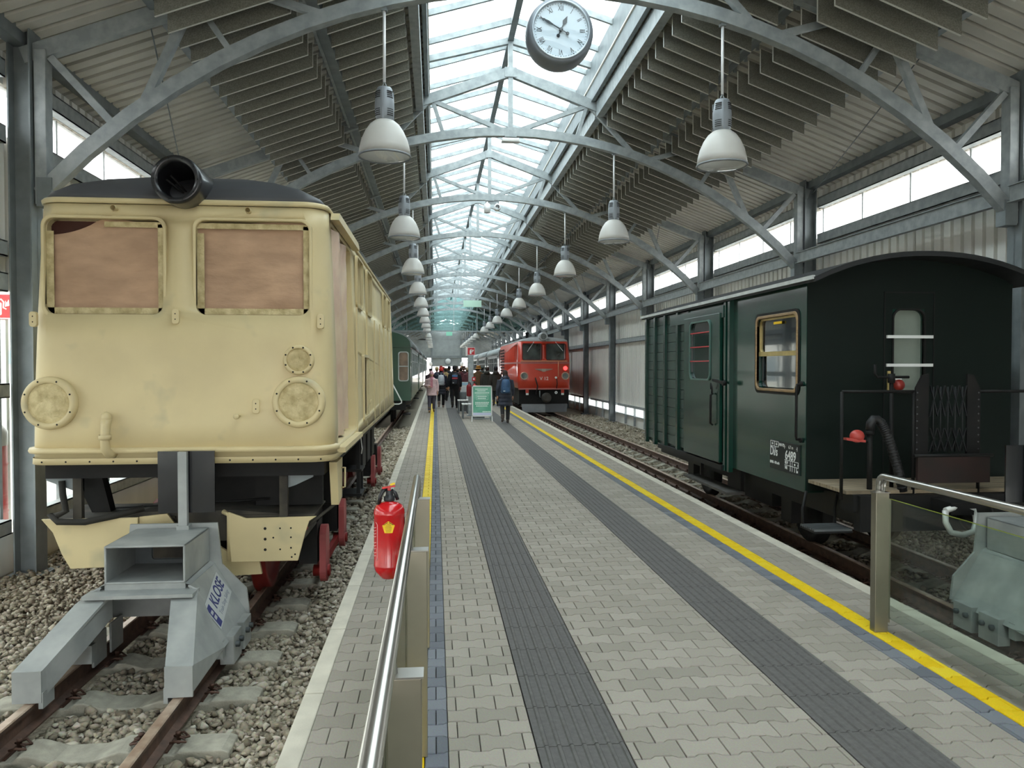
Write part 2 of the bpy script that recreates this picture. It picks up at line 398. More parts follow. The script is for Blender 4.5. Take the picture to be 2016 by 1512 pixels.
# ballast stones (nobody could count them)
bs = tintmat('ballast_stone', [(0,'#6d6455'),(.35,'#9b917f'),(.7,'#b5ab99'),(1,'#d0c8ba')], .95, .4, 60)
temps = []
for i in range(10):
    bm = bmesh.new(); r2 = random.Random(i)
    for j in range(13):
        v = Vector((r2.gauss(0,1), r2.gauss(0,1), r2.gauss(0,1))).normalized(); bm.verts.new((v.x*r2.uniform(.8,1.1), v.y*r2.uniform(.65,.9), v.z*r2.uniform(.5,.7)))
    res = bmesh.ops.convex_hull(bm, input=bm.verts); bmesh.ops.delete(bm, geom=[e for e in bm.verts if not e.link_faces], context='VERTS')
    bmesh.ops.triangulate(bm, faces=bm.faces); bm.verts.index_update()
    temps.append((np.array([v.co[:] for v in bm.verts]), np.array([[v.index for v in f.verts] for f in bm.faces]))); bm.free()
def stones(name, regions, label, seed):
    rg = np.random.default_rng(seed); VV = []; FF = []; TT = []; base_i = 0
    for (x0,x1,y0,y1,size,dens,tx,zoff) in regions:
        n = int((x1-x0)*(y1-y0)*dens); px = rg.uniform(x0,x1,n); py = rg.uniform(y0,y1,n); s = size*rg.lognormal(0,.28,n)/2
        insl = (np.abs(((py-4.21+.31) % .62) - .31) < .088) & (np.abs(px-tx) < .77)
        onr = (np.abs(np.abs(px-tx)-.4) < .062)
        onclip = (np.abs(((py-4.21+.31) % .62) - .31) < .14) & (np.abs(np.abs(px-tx)-.4) < .15)
        keep = ~(insl | onr | onclip); px, py, s = px[keep], py[keep], s[keep]; n = len(px)
        pz = -.352 + s*.3 + rg.uniform(0,.025,n) + zoff
        ti = rg.integers(0, len(temps), n); A = rg.uniform(0, 2*np.pi, n); B = rg.normal(0,.35,n); tint = np.clip(rg.normal(.5,.24,n),0,1)
        for k, (tv, tf) in enumerate(temps):
            q = np.where(ti == k)[0]
            if not len(q): continue
            ca, sa, cb, sb = np.cos(A[q]), np.sin(A[q]), np.cos(B[q]), np.sin(B[q])
            X = tv[None,:,0]*cb[:,None] - tv[None,:,2]*sb[:,None]; Z = tv[None,:,0]*sb[:,None] + tv[None,:,2]*cb[:,None]; Yv = np.repeat(tv[None,:,1], len(q), 0)
            gx = (X*ca[:,None] - Yv*sa[:,None])*s[q,None] + px[q,None]; gy = (X*sa[:,None] + Yv*ca[:,None])*s[q,None] + py[q,None]; gz = Z*s[q,None] + pz[q,None]
            VV.append(np.stack([gx,gy,gz],-1).reshape(-1,3)); nv = len(tv)
            FF.append((tf[None] + (np.arange(len(q))*nv)[:,None,None] + base_i).reshape(-1,3)); TT.append(np.repeat(tint[q], nv)); base_i += nv*len(q)
    V = np.concatenate(VV); Fc = np.concatenate(FF); T = np.concatenate(TT); me = bpy.data.meshes.new(name)
    me.vertices.add(len(V)); me.vertices.foreach_set('co', V.ravel().astype(np.float32))
    me.loops.add(Fc.size); me.loops.foreach_set('vertex_index', Fc.ravel().astype(np.int32))
    me.polygons.add(len(Fc)); me.polygons.foreach_set('loop_start', np.arange(0, Fc.size, 3, dtype=np.int32)); me.polygons.foreach_set('loop_total', np.full(len(Fc), 3, np.int32))
    me.update(calc_edges=True); me.validate()
    at = me.attributes.new('tint','FLOAT','POINT'); at.data.foreach_set('value', T.astype(np.float32)); me.materials.append(bs)
    o = bpy.data.objects.new(name, me); COL.objects.link(o); o.parent = tb; o.location = -WORLDLOC[tb.name]; tag(o, label, kind='stuff'); return o
stones('ballast', [(-4.1,PX0-.02,2.3,6.2,.05,1150,LTX,0.0),(-4.1,PX0-.02,6.2,10,.055,800,LTX,0.0),(-2.9,PX0-.02,10,26,.075,330,LTX,0.0),(-4.1,-2.5,3.5,10,.05,420,LTX,.03)], 'loose grey-brown ballast stones under and beside the cream locomotive', 3)
stones('ballast', [(PX1+.02,6.6,3.2,9,.052,850,RTX,0.0),(PX1+.02,6.6,9,18,.065,460,RTX,0.0),(PX1+.02,6.6,18,32,.085,260,RTX,0.0)], 'loose grey ballast stones under and beside the dark green wagon', 4)
# ================================================================== HALL: walls, roof, skylight
clad = mat('cladding_white', '#f3f1ea', .55, .1, .06, 2, stretch=(1,1,.2))
cladr = mat('roof_sheet', '#d6d3ca', .6, .1, .08, 2)
pol = glassmat('polycarbonate_pane', '#f4f8fa', haze=.25)
sky = glassmat('skylight_pane', '#eef7fa')
clear = glassmat('window_glass', '#f2f7f7')
def corr(mb, x, z0, z1, y0, y1, sgn, pitch=.2, dep=.065):
    """vertical trapezoid sheet; sgn = direction of the room"""
    prof = []; n = int(round((y1-y0)/pitch)); p = (y1-y0)/n
    for i in range(n):
        a = y0 + i*p; prof += [(a,0),(a+p*.66,0),(a+p*.70,-dep),(a+p*.96,-dep)]
    prof.append((y1,0))
    vs = [(x+sgn*d, yy, z0) for yy,d in prof] + [(x+sgn*d, yy, z1) for yy,d in prof]; k = len(prof)
    return mb.add(vs, [(i,i+1,k+i+1,k+i) for i in range(k-1)])
# heights of the wall bands
ZC0, ZC1 = 4.06, 4.46                   # clerestory glass
wl = MB(); wr = MB()
YB0, YB1 = Y0, Y1+1
corr(wl, XL, 2.50, ZC0-.05, YB0, YB1, 1); corr(wl, XL, ZC1+.05, 5.02, YB0, YB1, 1); wl.box(XL-.08, YB0, -.42, XL, YB1, .05)
corr(wr, XR, .36, 2.62, YB0, YB1, -1); corr(wr, XR, 2.70, ZC0-.05, YB0, YB1, -1); corr(wr, XR, ZC1+.05, 5.02, YB0, YB1, -1); wr.box(XR, YB0, -.42, XR+.08, YB1, .02)
for m in (wl, wr): pass
wall_l = struct('wall_left', wl, clad, 'cream ribbed metal wall beside the cream locomotive')
wall_r = struct('wall_right', wr, clad, 'cream ribbed metal wall behind the green wagon')
# outer weather skin so that no light leaks through the ribs
MB().box(XL-.17, YB0, 2.50, XL-.09, YB1, ZC0-.05).build('outer_skin', clad, wall_l); MB().box(XL-.17, YB0, ZC1+.05, XL-.09, YB1, 5.0).build('outer_skin', clad, wall_l)
MB().box(XR+.09, YB0, .36, XR+.17, YB1, ZC0-.05).build('outer_skin', clad, wall_r); MB().box(XR+.09, YB0, ZC1+.05, XR+.17, YB1, 5.0).build('outer_skin', clad, wall_r)
def girt(x0, x1, z0, z1, par, y0, y1):
    m = MB(); m.box(x0, y0, z0, x1, y1, z0+.012); m.box(x0, y0, z1-.012, x1, y1, z1)
    xi = x0 if par is wall_r else x1 - .012
    m.box(xi, y0, z0, xi+.012, y1, z1); m.build('girt', STEEL, par)
for i in range(len(TRUSS_Y)-1):
    a, b = TRUSS_Y[i]+.13, TRUSS_Y[i+1]-.13
    for z0, z1 in ((ZC0-.20,ZC0-.03),(ZC1+.03,ZC1+.20),(2.56,2.72)): girt(XR-.16, XR-.04, z0, z1, wall_r, a, b)
    for z0, z1 in ((ZC0-.20,ZC0-.03),(ZC1+.03,ZC1+.20),(2.44,2.62),(2.78,2.93),(1.42,1.56),(.10,.24)): girt(XL+.04, XL+.16, z0, z1, wall_l, a, b)
    MB().box(XR-.10, a, .30, XR-.03, b, .38).build('girt', STEEL, wall_r); MB().box(XR-.12, a, .02, XR-.02, b, .05).build('girt', STEEL, wall_r)
    for k in range(1, 4):
        yy = TRUSS_Y[i] + BAY*k/4; MB().box(XR-.10, yy-.03, -.3, XR-.03, yy+.03, .30).build('stud', STEEL, wall_r)
    MB().box(XL+.16, TRUSS_Y[i]+.0, 4.83, XL+.30, TRUSS_Y[i+1], 4.99).build('eave_purlin', STEELD, wall_l); MB().box(XR-.30, TRUSS_Y[i], 4.83, XR-.16, TRUSS_Y[i+1], 4.99).build('eave_purlin', STEELD, wall_r)
# windows: one per bay and wall
wn = 1
frame_m = mat('window_bar_white', '#dfe3e4', .5, .2, .05)
for i in range(len(TRUSS_Y)-1):
    a, b = TRUSS_Y[i], TRUSS_Y[i+1]
    for side, x in (('l', XL-.03), ('r', XR+.03)):
        t = thing('window_%d' % wn, None, None, (x, (a+b)/2, ZC0), kind='structure'); wn += 1
        t['label'] = 'high strip window of milky panes under the eaves'
        for k in range(4):
            ya, yb = a + BAY*k/4, a + BAY*(k+1)/4
            MB().box(x-.006, ya+.012, ZC0-.04, x+.006, yb-.012, ZC1+.04).build('pane', pol, t)
            MB().box(x-.015, yb-.015, ZC0-.05, x+.015, yb+.015, ZC1+.05).build('glazing_bar', frame_m, t)
    x = XL-.03; t = thing('window_%d' % wn, None, None, (x, (a+b)/2, .05), kind='structure'); wn += 1
    t['label'] = 'large clear window low in the wall beside the cream locomotive'
    for k in range(4):
        ya, yb = a + BAY*k/4, a + BAY*(k+1)/4
        MB().box(x-.006, ya+.015, .05, x+.006, yb-.015, 2.5).build('pane', clear, t)
        MB().box(x-.03, yb-.025, .05, x+.03, yb+.025, 2.5).build('glazing_bar', STEEL, t)
    x = XR+.03; t = thing('window_%d' % wn, None, None, (x, (a+b)/2, .02), kind='structure'); wn += 1
    t['label'] = 'low strip of daylight glazing at the foot of the wall'
    for k in range(4): MB().box(x-.006, a+BAY*k/4+.01, .02, x+.006, a+BAY*(k+1)/4-.01, .36).build('pane', pol, t)
# roof sheets: ribs run down the slope
def roof(mb, sgn, dx0, dx1, off, pitch=.2, dep=.08):
    ys = []; n = int((Y1+1-Y0)/pitch)
    for i in range(n):
        a = Y0 + i*pitch; ys += [(a,0),(a+pitch*.66,0),(a+pitch*.70,dep),(a+pitch*.96,dep)]
    k = len(ys); vs = []
    for dx in (dx0, dx1): vs += [(XC+sgn*dx, yy, zraf(dx)+off+d) for yy,d in ys]
    mb.add(vs, [(i,i+1,k+i+1,k+i) for i in range(k-1)])
    return mb
rm = MB(); roof(rm, -1, 1.40, 5.60, .20); roof(rm, 1, 1.40, 5.60, .20)
ceil = struct('ceiling', rm, cladr, 'ribbed metal roof underside of the station hall', loc=(XC, 40, 6))
for s in (-1, 1):
    o = MB().add([(XC+s*1.35, Y0, zraf(1.35)+.30), (XC+s*5.75, Y0, zraf(5.75)+.30), (XC+s*5.75, Y1+1, zraf(5.75)+.30), (XC+s*1.35, Y1+1, zraf(1.35)+.30),
              (XC+s*1.35, Y0, zraf(1.35)+.33), (XC+s*5.75, Y0, zraf(5.75)+.33), (XC+s*5.75, Y1+1, zraf(5.75)+.33), (XC+s*1.35, Y1+1, zraf(1.35)+.33)],
             [(0,1,2,3),(7,6,5,4),(0,4,5,1),(1,5,6,2),(2,6,7,3),(3,7,4,0)]).build('roof_deck', cladr, ceil)
    # upstand of the skylight with its steel edge beam
    MB().box(XC+s*1.40-.03, Y0, zraf(1.4)+.05, XC+s*1.40+.03, Y1+1, 6.90).build('skylight_upstand', STEELD, ceil)
    for i in range(len(TRUSS_Y)-1):
        a, b = TRUSS_Y[i]+.06, TRUSS_Y[i+1]-.06
        MB().box(XC+s*1.52-.06, a, zraf(1.52)-.16, XC+s*1.52+.06, b, zraf(1.52)+.10).build('edge_beam', STEEL, ceil)
        x = XC+s*2.60; MB().box(x-.075, a, zraf(2.6)-.06, x+.075, b, zraf(2.6)+.12).build('purlin', STEELD, ceil)
        MB().box(x-.075-.012, a, zraf(2.6)-.075, x-.075+.02, b, zraf(2.6)-.06).build('purlin_lip', STEEL, ceil)
        x = XC+s*4.0; MB().box(x-.05, a, zraf(4.0)+.02, x+.05, b, zraf(4.0)+.16).build('purlin', STEELD, ceil)
        # crossed tie rods in the bare outer strip
        if i % 2 == 1:
            MB().tube([(XC+s*4.1, a, zraf(4.1)+.02), (XC+s*5.3, b, zraf(5.3)+.02)], .008, 5).build('tie_rod', STEELD, ceil)
# acoustic baffles: two rows each side
baf = mat('baffle_board', '#9c9b90', .95, 0, .22, 90, hex2='#7c7b72', bump=.5, bscale=220)
bafe = mat('baffle_edge', '#ededE6', .9, 0, .05)
rows = [(1.62, 2.47), (2.74, 3.84)]
bp = {}
def baffle_verts(s, d0, d1, y):
    t = .014; H = .29; g = .02
    q = [(XC+s*d0, zraf(d0)-g), (XC+s*d1, zraf(d1)-g), (XC+s*d1, zraf(d1)-g-H), (XC+s*d0, zraf(d0)-g-H)]
    return q, t
ylist = []
for i in range(len(TRUSS_Y)-1):
    for k in range(14):
        yy = TRUSS_Y[i] + (k+.5)*BAY/14
        if yy > 2.5: ylist.append(yy)
cnt = 0; rest = MB()
for yy in ylist:
    for s in (-1, 1):
        for ri, (d0, d1) in enumerate(rows):
            q, t = baffle_verts(s, d0, d1, yy)
            if cnt < 300:
                if (s, ri) not in bp:
                    m = MB(); c = ((q[0][0]+q[1][0])/2, (q[0][1]+q[2][1])/2)
                    m.prism([(u-c[0], v-c[1]) for u,v in q], 'xz', -t, t)
                    m.mi = [1,1,1,1,0,0]
                    bp[(s,ri)] = (m.mesh('baffle', [baf, bafe]), c)
                me, c = bp[(s,ri)]; o = bpy.data.objects.new('baffle', me); COL.objects.link(o); o.parent = ceil
                o.location = Vector((c[0], yy, c[1])) - WORLDLOC[ceil.name]; cnt += 1
            else:
                rest.prism(q, 'xz', yy-t, yy+t); rest.mi[-6:] = [1,1,1,1,0,0]
o = rest.build('baffle_field', [baf, bafe], ceil, fix=False); o['kind'] = 'stuff'
# hanger brackets in the gap between the two rows
hb = MB()
for yy in ylist:
    if yy < 30:
        for s in (-1, 1):
            for d in (2.50, 2.70): hb.box(XC+s*d-.02, yy-.012, zraf(d)-.05, XC+s*d+.02, yy+.012, zraf(d)+.06)
o = hb.build('baffle_hangers', STEEL, ceil, fix=False); o['kind'] = 'stuff'
# skylight: ridge, bars, panes
ZE, ZRG = 6.90, 7.34
t = thing('window_%d' % wn, None, None, (XC, 40, ZE), kind='structure'); wn += 1; t['label'] = 'long glazed ridge skylight over the platform'
MB().box(XC-.05, Y0, ZRG-.16, XC+.05, Y1+1, ZRG).build('ridge_beam', STEELD, t)
yb = Y0 + .4; bars = {}
while yb < Y1:
    for s in (-1, 1):
        MB().beam((XC, yb, ZRG-.06), (XC+s*1.42, yb, ZE-.04), .05, .09).build('glazing_bar', STEEL, t)
        m = MB(); ya, yc = yb+.03, yb+.97
        m.add([(XC+s*.02,ya,ZRG-.005),(XC+s*1.46,ya,ZE+.0),(XC+s*1.46,yc,ZE+.0),(XC+s*.02,yc,ZRG-.005),(XC+s*.02,ya,ZRG+.003),(XC+s*1.46,ya,ZE+.008),(XC+s*1.46,yc,ZE+.008),(XC+s*.02,yc,ZRG+.003)],
              [(0,1,2,3),(7,6,5,4),(0,4,5,1),(1,5,6,2),(2,6,7,3),(3,7,4,0)]); m.build('pane', sky, t)
    yb += 1.0
# ================================================================== TRUSSES AND COLUMNS
def make_truss(y):
    t = thing('roof_truss', 'galvanised steel roof truss with arched lower chord spanning the hall', 'roof truss', (XC, y, 3.45), 'roof trusses of the hall')
    P = lambda dx, z: (XC+dx, y, z)
    for s in (-1, 1):
        MB().beam(P(s*5.25, zraf(5.25)), P(0, zraf(0)), .10, .16).build('rafter', STEEL, t)
        def web(a, b, w=.07, h=.07, nm='diagonal'): MB().beam(P(s*a[0],a[1]), P(s*b[0],b[1]), w, h).build(nm, STEEL, t)
        web((.08,5.68),(1.30,zraf(1.30)-.05)); web((1.12,zchord(1.12)),(1.30,zraf(1.3)-.05), .06,.06,'strut')
        web((1.40,zraf(1.4)-.05),(2.15,zchord(2.15))); web((3.12,zraf(3.12)-.05),(2.35,zchord(2.35)))
        web((3.60,zraf(3.6)-.04),(3.28,zchord(3.28)),.06,.06,'strut'); web((3.70,zraf(3.7)-.05),(4.15,zchord(4.15)),.08,.08); web((5.0,4.74),(4.40,zchord(4.40)),.07,.07,'strut')
        web((0,7.20),(1.38,6.84),.08,.10,'skylight_rafter')
        for dx in (1.78,): MB().box(XC+s*dx-.03, y-.03, zchord(dx)-.10, XC+s*dx+.03, y+.03, zchord(dx)-.06).build('lug', STEELD, t)
    n = 24; ring = []
    for i in range(n+1):
        dx = -5.12 + 10.24*i/n; z = zchord(dx); sl = (zchord(min(5.12,dx+.01)) - zchord(max(-5.12,dx-.01)))/.02; k = 1/math.sqrt(1+sl*sl); h = .07
        ring.append([(XC+dx+sl*k*h, y-.055, z-k*h),(XC+dx+sl*k*h, y+.055, z-k*h),(XC+dx-sl*k*h, y+.055, z+k*h),(XC+dx-sl*k*h, y-.055, z+k*h)])
    MB().loft(ring, True, False).build('bottom_chord', STEEL, t)
    MB().box(XC-.04, y-.045, 5.62, XC+.04, y+.045, 7.22).build('king_post', STEEL, t)
    for z in (5.66, 6.66): MB().box(XC-.10, y-.062, z-.08, XC+.10, y+.062, z+.08).build('gusset', STEEL, t)
    for s in (-1,1): MB().box(XC+s*5.05-.07, y-.075, 3.28, XC+s*5.05+.07, y+.075, 3.56).build('end_plate', STEELD, t)
    return t
T0 = make_truss(8.0)
for y in TRUSS_Y:
    if y >= 3 and y != 8.0: dup(T0, (XC, y, 3.45), {13.0: 'galvanised arched roof truss just beyond the clock, with a flat light under it', 18.0: 'galvanised arched roof truss carrying the pair of white spot lamps', 43.0: 'galvanised arched roof truss carrying the pale green sign', 83.0: 'galvanised arched roof truss carrying the small green exit sign'}.get(y))
T0['label'] = 'galvanised arched roof truss that carries the station clock'
def make_col(x, y, s):
    """wide-flange post with a lighter strut on the room side; s = direction of the room"""
    t = thing('steel_column', 'galvanised steel column standing against the ribbed wall', 'column', (x, y, -.42), None)
    m = MB(); a, b = x - s*.13, x + s*.08
    lo, hi = min(a,b), max(a,b)
    m.box(lo, y-.007, -.42, hi, y+.007, 4.98); m.box(lo, y-.11, -.42, lo+.014, y+.11, 4.98); m.box(hi-.014, y-.11, -.42, hi, y+.11, 4.98); m.build('flange_post', STEELD, t)
    c = x + s*.15; m = MB(); m.box(c-.055, y-.07, 3.3, c+.055, y+.07, 4.80); m.build('inner_strut', STEEL, t, bevel=.006)
    MB().box(x-.17, y-.16, -.42, x+.17, y+.16, -.30).build('base_plate', STEELD, t)
    m = MB()
    for dz in (3.36, 3.48):
        for dy in (-.04, .04): m.lathe([(.014,0),(.014,.015),(.001,.016)], (c+s*.055, y+dy, dz), 'x', 6)
    m.build('bolt', STEELD, t)
    return t
CR = make_col(XR-.29, 8.0, -1); CL = make_col(XL+.29, 8.0, 1)
CR['label'] = 'galvanised steel column against the wall behind the green wagon'; CL['label'] = 'galvanised steel column against the glazed wall beside the cream locomotive'
CR['group'] = 'columns of the wall behind the green wagon'; CL['group'] = 'columns of the wall beside the cream locomotive'
for y in TRUSS_Y:
    if y >= -2 and y != 8.0:
        dup(CR, (XR-.29, y, -.42)); dup(CL, (XL+.29, y, -.42))
for s, x, par in ((-1, XC-5.02, wall_l), (1, XC+5.02, wall_r)):
    for i in range(len(TRUSS_Y)-1):
        a, b = TRUSS_Y[i]+.09, TRUSS_Y[i+1]-.09
        if s > 0 or i > 4:
            m = MB(); m.box(x-.006, a, 3.52, x+.006, b, 3.71); m.box(x-.04, a, 3.70, x+.04, b, 3.712); m.box(x-.04, a, 3.52, x+.04, b, 3.532); m.build('long_beam', STEEL, par)
# ================================================================== FAR END WALL
wb = MB(); yb = Y1+1.0
wb.box(XL, yb, 2.75, XR, yb+.15, 4.9); wb.prism([(XC-5.6,4.8),(XC+5.6,4.8),(XC,6.9)], 'xz', yb, yb+.15)
for i in range(22):
    x = XC-1.6 + i*.15; wb.box(x, yb-.03, 1.75, x+.11, yb, 5.6)
wb.box(XC-1.6, yb, 1.75, XC+1.6, yb+.15, 2.8)
endm = mat('end_wall_grey', '#a3aaab', .6, .1, .1, 2)
wback = struct('wall_back', wb, endm, 'grey ribbed end wall with openings for the trains')
for x in (XC-1.75, XC+1.62): MB().box(x, yb-.12, -.4, x+.16, yb+.16, 4.9).build('end_post', STEELD, wback)
MB().box(XL, yb-.15, 2.72, XR, yb-.02, 2.98).build('end_lintel', STEELD, wback)
MB().box(XC-1.6, yb-.05, 3.4, XC+1.6, yb-.03, 3.46).build('end_rail', STEEL, wback)
for x in (XC-.6, XC+.3): MB().box(x, yb, -.4, x+.08, yb+.1, 1.75).build('end_mullion', STEELD, wback)
# unseen wall added behind the camera to cut light from the open end
wf = MB(); yf_ = Y0-.1
wf.box(XL, yf_-.15, 3.0, XR, yf_, 4.9); wf.prism([(XC-5.6,4.8),(XC+5.6,4.8),(XC,6.9)], 'xz', yf_-.15, yf_); wf.box(XL, yf_-.15, -.42, XL+1.2, yf_, 3.0); wf.box(XR-1.2, yf_-.15, -.42, XR, yf_, 3.0)
struct('wall_light_block', wf, endm, 'unseen wall with a wide opening, added to limit light from behind')
# smoke curtain of greenish glass hung from the roof half-way down the hall
cg = glassmat('curtain_glass', '#dcf0ee'); yc = 53.0
t = thing('glass_smoke_curtain', 'greenish glass smoke curtain hanging from the roof far down the hall', 'glass screen', (XC, yc, 4.15))
for s in (-1, 1):
    for k, (a, b) in enumerate(((0,1.6),(1.6,3.2),(3.2,4.9))):
        MB().prism([(XC+s*(a+.02),4.2),(XC+s*(b-.02),4.2),(XC+s*(b-.02),zraf(b)+.02),(XC+s*(a+.02),zraf(a)+.02)], 'xz', yc-.005, yc+.005).build('pane', cg, t)
        MB().box(XC+s*b-.025, yc-.03, 4.2, XC+s*b+.025, yc+.03, zraf(b)).build('curtain_mullion', STEEL, t)
MB().box(XC-4.95, yc-.04, 4.12, XC+4.95, yc+.04, 4.2).build('bottom_rail', STEEL, t)
# ================================================================== LAMPS
shade_m = mat('lamp_shade_acrylic', '#e4e2dd', .3, 0, .04, 3)
_nt = shade_m.node_tree; _p = _nt.nodes['Principled BSDF']; _tl = _nt.nodes.new('ShaderNodeBsdfTranslucent'); _tl.inputs[0].default_value = (.85,.84,.82,1)
_mx = _nt.nodes.new('ShaderNodeMixShader'); _mx.inputs[0].default_value = .45; _nt.links.new(_p.outputs[0], _mx.inputs[1]); _nt.links.new(_tl.outputs[0], _mx.inputs[2]); _nt.links.new(_mx.outputs[0], _nt.nodes['Material Output'].inputs[0])
hous_m = mat('lamp_housing', '#8d9297', .5, .2, .05); dark_m = mat('vent_dark', '#2a2c2e', .7, 0, 0)
rod_m = mat('lamp_rod_white', '#e9e9ea', .4, .1, 0)
def make_lamp(x, y):
    zc = zchord(1.78) - .06; t = thing('pendant_lamp', 'white domed pendant lamp', 'pendant lamp', (x, y, zc))
    L = lambda pr, **k: MB().lathe(pr, (x, y, 0), 'z', 32, **k)
    MB().tube([(x,y,4.62),(x,y,zc)], .015, 8).build('rod', rod_m, t)
    m = MB(); m.tube([(x-.03,y,4.55),(x-.012,y,4.60),(x,y,4.625),(x+.012,y,4.60),(x+.03,y,4.55)], .006, 6); m.build('hook', STEEL, t)
    h = L([(.01,4.565),(.070,4.56),(.080,4.54),(.098,4.42),(.100,4.36),(.093,4.27),(.078,4.215),(.01,4.215)]).build('gear_housing', hous_m, t)
    m = MB()
    for zz in (4.45,4.47,4.49,4.51,4.27,4.29,4.31,4.33):
        r = .0945 if zz < 4.46 else .090
        for q in range(4):
            for k in range(5):
                a0 = q*math.pi/2 + .35 + k*.16; m.beam((x+r*math.cos(a0), y+r*math.sin(a0), zz), (x+r*math.cos(a0+.16), y+r*math.sin(a0+.16), zz), .01, .008)
    m.build('vent_slots', dark_m, h)
    for a in (.4, 2.5, 4.6): MB().beam((x+.092*math.cos(a), y+.092*math.sin(a), 4.23), (x+.092*math.cos(a), y+.092*math.sin(a), 4.53), .02, .012).build('housing_rib', hous_m, h)
    pr = [(.06,4.235),(.10,4.225),(.15,4.185),(.195,4.12),(.235,4.03),(.255,3.95),(.265,3.87)]
    L(pr + [(.258,3.87),(.248,3.95),(.228,4.03),(.188,4.115),(.145,4.175),(.06,4.22)]).build('shade', shade_m, t)
    L([(.268,3.875),(.272,3.87),(.270,3.858),(.256,3.856),(.256,3.87)]).build('rim', hous_m, t)
    L([(.256,3.868),(.20,3.852),(.10,3.843),(.002,3.840)]).build('lens', glassmat('lamp_lens', '#fafaf8', haze=.12), t)
    return t
lab = {-1: 'white domed pendant lamp in the row over the platform edge beside the cream locomotive', 1: 'white domed pendant lamp in the row over the platform edge beside the green wagon'}
LP = make_lamp(XC-1.78, 8.0); LP['label'] = lab[-1]; LP['group'] = 'pendant lamps beside the cream locomotive'
for y in TRUSS_Y:
    if y < 3 or y == 53.0: continue
    for s in (-1, 1):
        if (s, y) == (-1, 8.0): continue
        dup(LP, (XC+s*1.78, y, zchord(1.78)-.06), lab[s], 'pendant lamps beside the %s' % ('cream locomotive' if s < 0 else 'green wagon'))
# ================================================================== CLOCK
ck = thing('station_clock', 'round grey station clock with roman numerals hanging under the skylight', 'clock', (XC, 7.9, 4.80))
cx, cy, cz = XC, 7.9, 5.12
case_m = mat('clock_case', '#7f858d', .4, .3, .05); face_m = mat('clock_face', '#dfe8f0', .5, 0, 0); ink = mat('clock_ink', '#2d3338', .5, 0, 0)
MB().lathe([(.002,.14),(.30,.14),(.335,.10),(.345,.02),(.34,-.10),(.325,-.15),(.295,-.155)], (cx,cy,cz), 'y', 48).build('case', case_m, ck)
MB().lathe([(.30,-.150),(.297,-.166),(.280,-.166),(.274,-.135)], (cx,cy,cz), 'y', 48).build('bezel', mat('bezel', '#aab4bc', .35, .4, 0), ck)
MB().lathe([(.002,-.138),(.28,-.138)], (cx,cy,cz), 'y', 48).build('dial', face_m, ck)
for k, s in enumerate('XII I II III IV V VI VII VIII IX X XI'.split()):
    a = math.radians(30*k); r = .218
    text('numeral', s, .078, ink, ck, (cx+r*math.sin(a), cy-.1405, cz+r*math.cos(a)), (math.pi/2, a, 0), sx=.62, depth=.001)
m = MB()
for k in range(60):
    a = math.radians(6*k); m.beam((cx+.258*math.sin(a), cy-.14, cz+.258*math.cos(a)), (cx+(.266 if k%5 else .272)*math.sin(a), cy-.14, cz+(.266 if k%5 else .272)*math.cos(a)), .004 if k%5 else .008, .002, up=(0,1,0))
m.build('minute_marks', ink, ck)
def hand(name, ang, ln, w, tail, dy):
    a = math.radians(ang); u = (math.sin(a), math.cos(a)); v = (math.cos(a), -math.sin(a)); m = MB()
    def q(l, s): return (cx+u[0]*l+v[0]*s, cz+u[1]*l+v[1]*s)
    m.prism([q(-tail,-.006),q(ln*.35,-.006),q(ln*.6,-w),q(ln,0),q(ln*.6,w),q(ln*.35,.006),q(-tail,.006)], 'xz', cy-dy, cy-dy-.004)
    e = q(-tail,0); m.lathe([(.002,-dy-.004),(.018,-dy-.004),(.018,-dy)], (e[0],cy,e[1]), 'y', 12); m.build(name, ink, ck)
hand('minute_hand', 299, .245, .014, .075, .152); hand('hour_hand', 25, .155, .024, .065, .146)
MB().lathe([(.002,-.158),(.02,-.158),(.02,-.14)], (cx,cy,cz), 'y', 16).build('hand_boss', ink, ck)
for dx in (-.065, .065): MB().tube([(cx+dx,cy,cz+.33),(cx+dx,cy,5.62),(cx+dx,8.0,5.66)], .013, 8).build('hanger_rod', STEEL, ck)
MB().lathe([(.276,-.160),(.002,-.163)], (cx,cy,cz), 'y', 32).build('clock_glass', glassmat('clock_glass','#f4f8fa'), ck)
# small fixtures on the trusses
t = thing('ceiling_light', 'flat white emergency light under the truss behind the clock', 'light', (XC, 13, 5.50))
MB().box(XC-.14, 12.95, 5.53, XC+.14, 13.05, 5.57).build('fixture_body', rod_m, t); MB().box(XC-.15, 12.93, 5.505, XC+.15, 13.07, 5.53).build('diffuser', shade_m, t)
t = thing('twin_spotlight', 'pair of white spot lamps under the second truss beyond the clock', 'spotlight', (XC, 18, 5.4))
MB().box(XC-.10, 17.97, 5.52, XC+.22, 18.03, 5.59).build('bracket', STEEL, t)
MB().lathe([(.05,5.30),(.075,5.30),(.075,5.50),(.02,5.53),(.02,5.56)], (XC-.06,17.95,0), 'z', 20).build('spot_head', rod_m, t)
MB().lathe([(.05,-.10),(.075,-.10),(.08,.06),(.03,.10)], (XC+.17,17.92,5.42), 'y', 20).build('spot_head', rod_m, t)
MB().tube([(XC+.17,17.98,5.44),(XC+.17,17.98,5.55)], .015, 6).build('spot_stem', rod_m, t)
t = thing('hanging_sign', 'pale green exit sign hanging from a far truss', 'sign', (XC+.9, 43, 5.2))
gsg = mat('exit_green_pale', '#b9d9c6', .5, 0, 0); MB().box(XC+.3, 42.98, 5.05, XC+1.3, 43.02, 5.42).build('sign_board', gsg, t)
for dx in (.4, 1.2): MB().tube([(XC+dx,43,5.42),(XC+dx,43,zchord(dx)-.05)], .008, 6).build('hanger', STEEL, t)
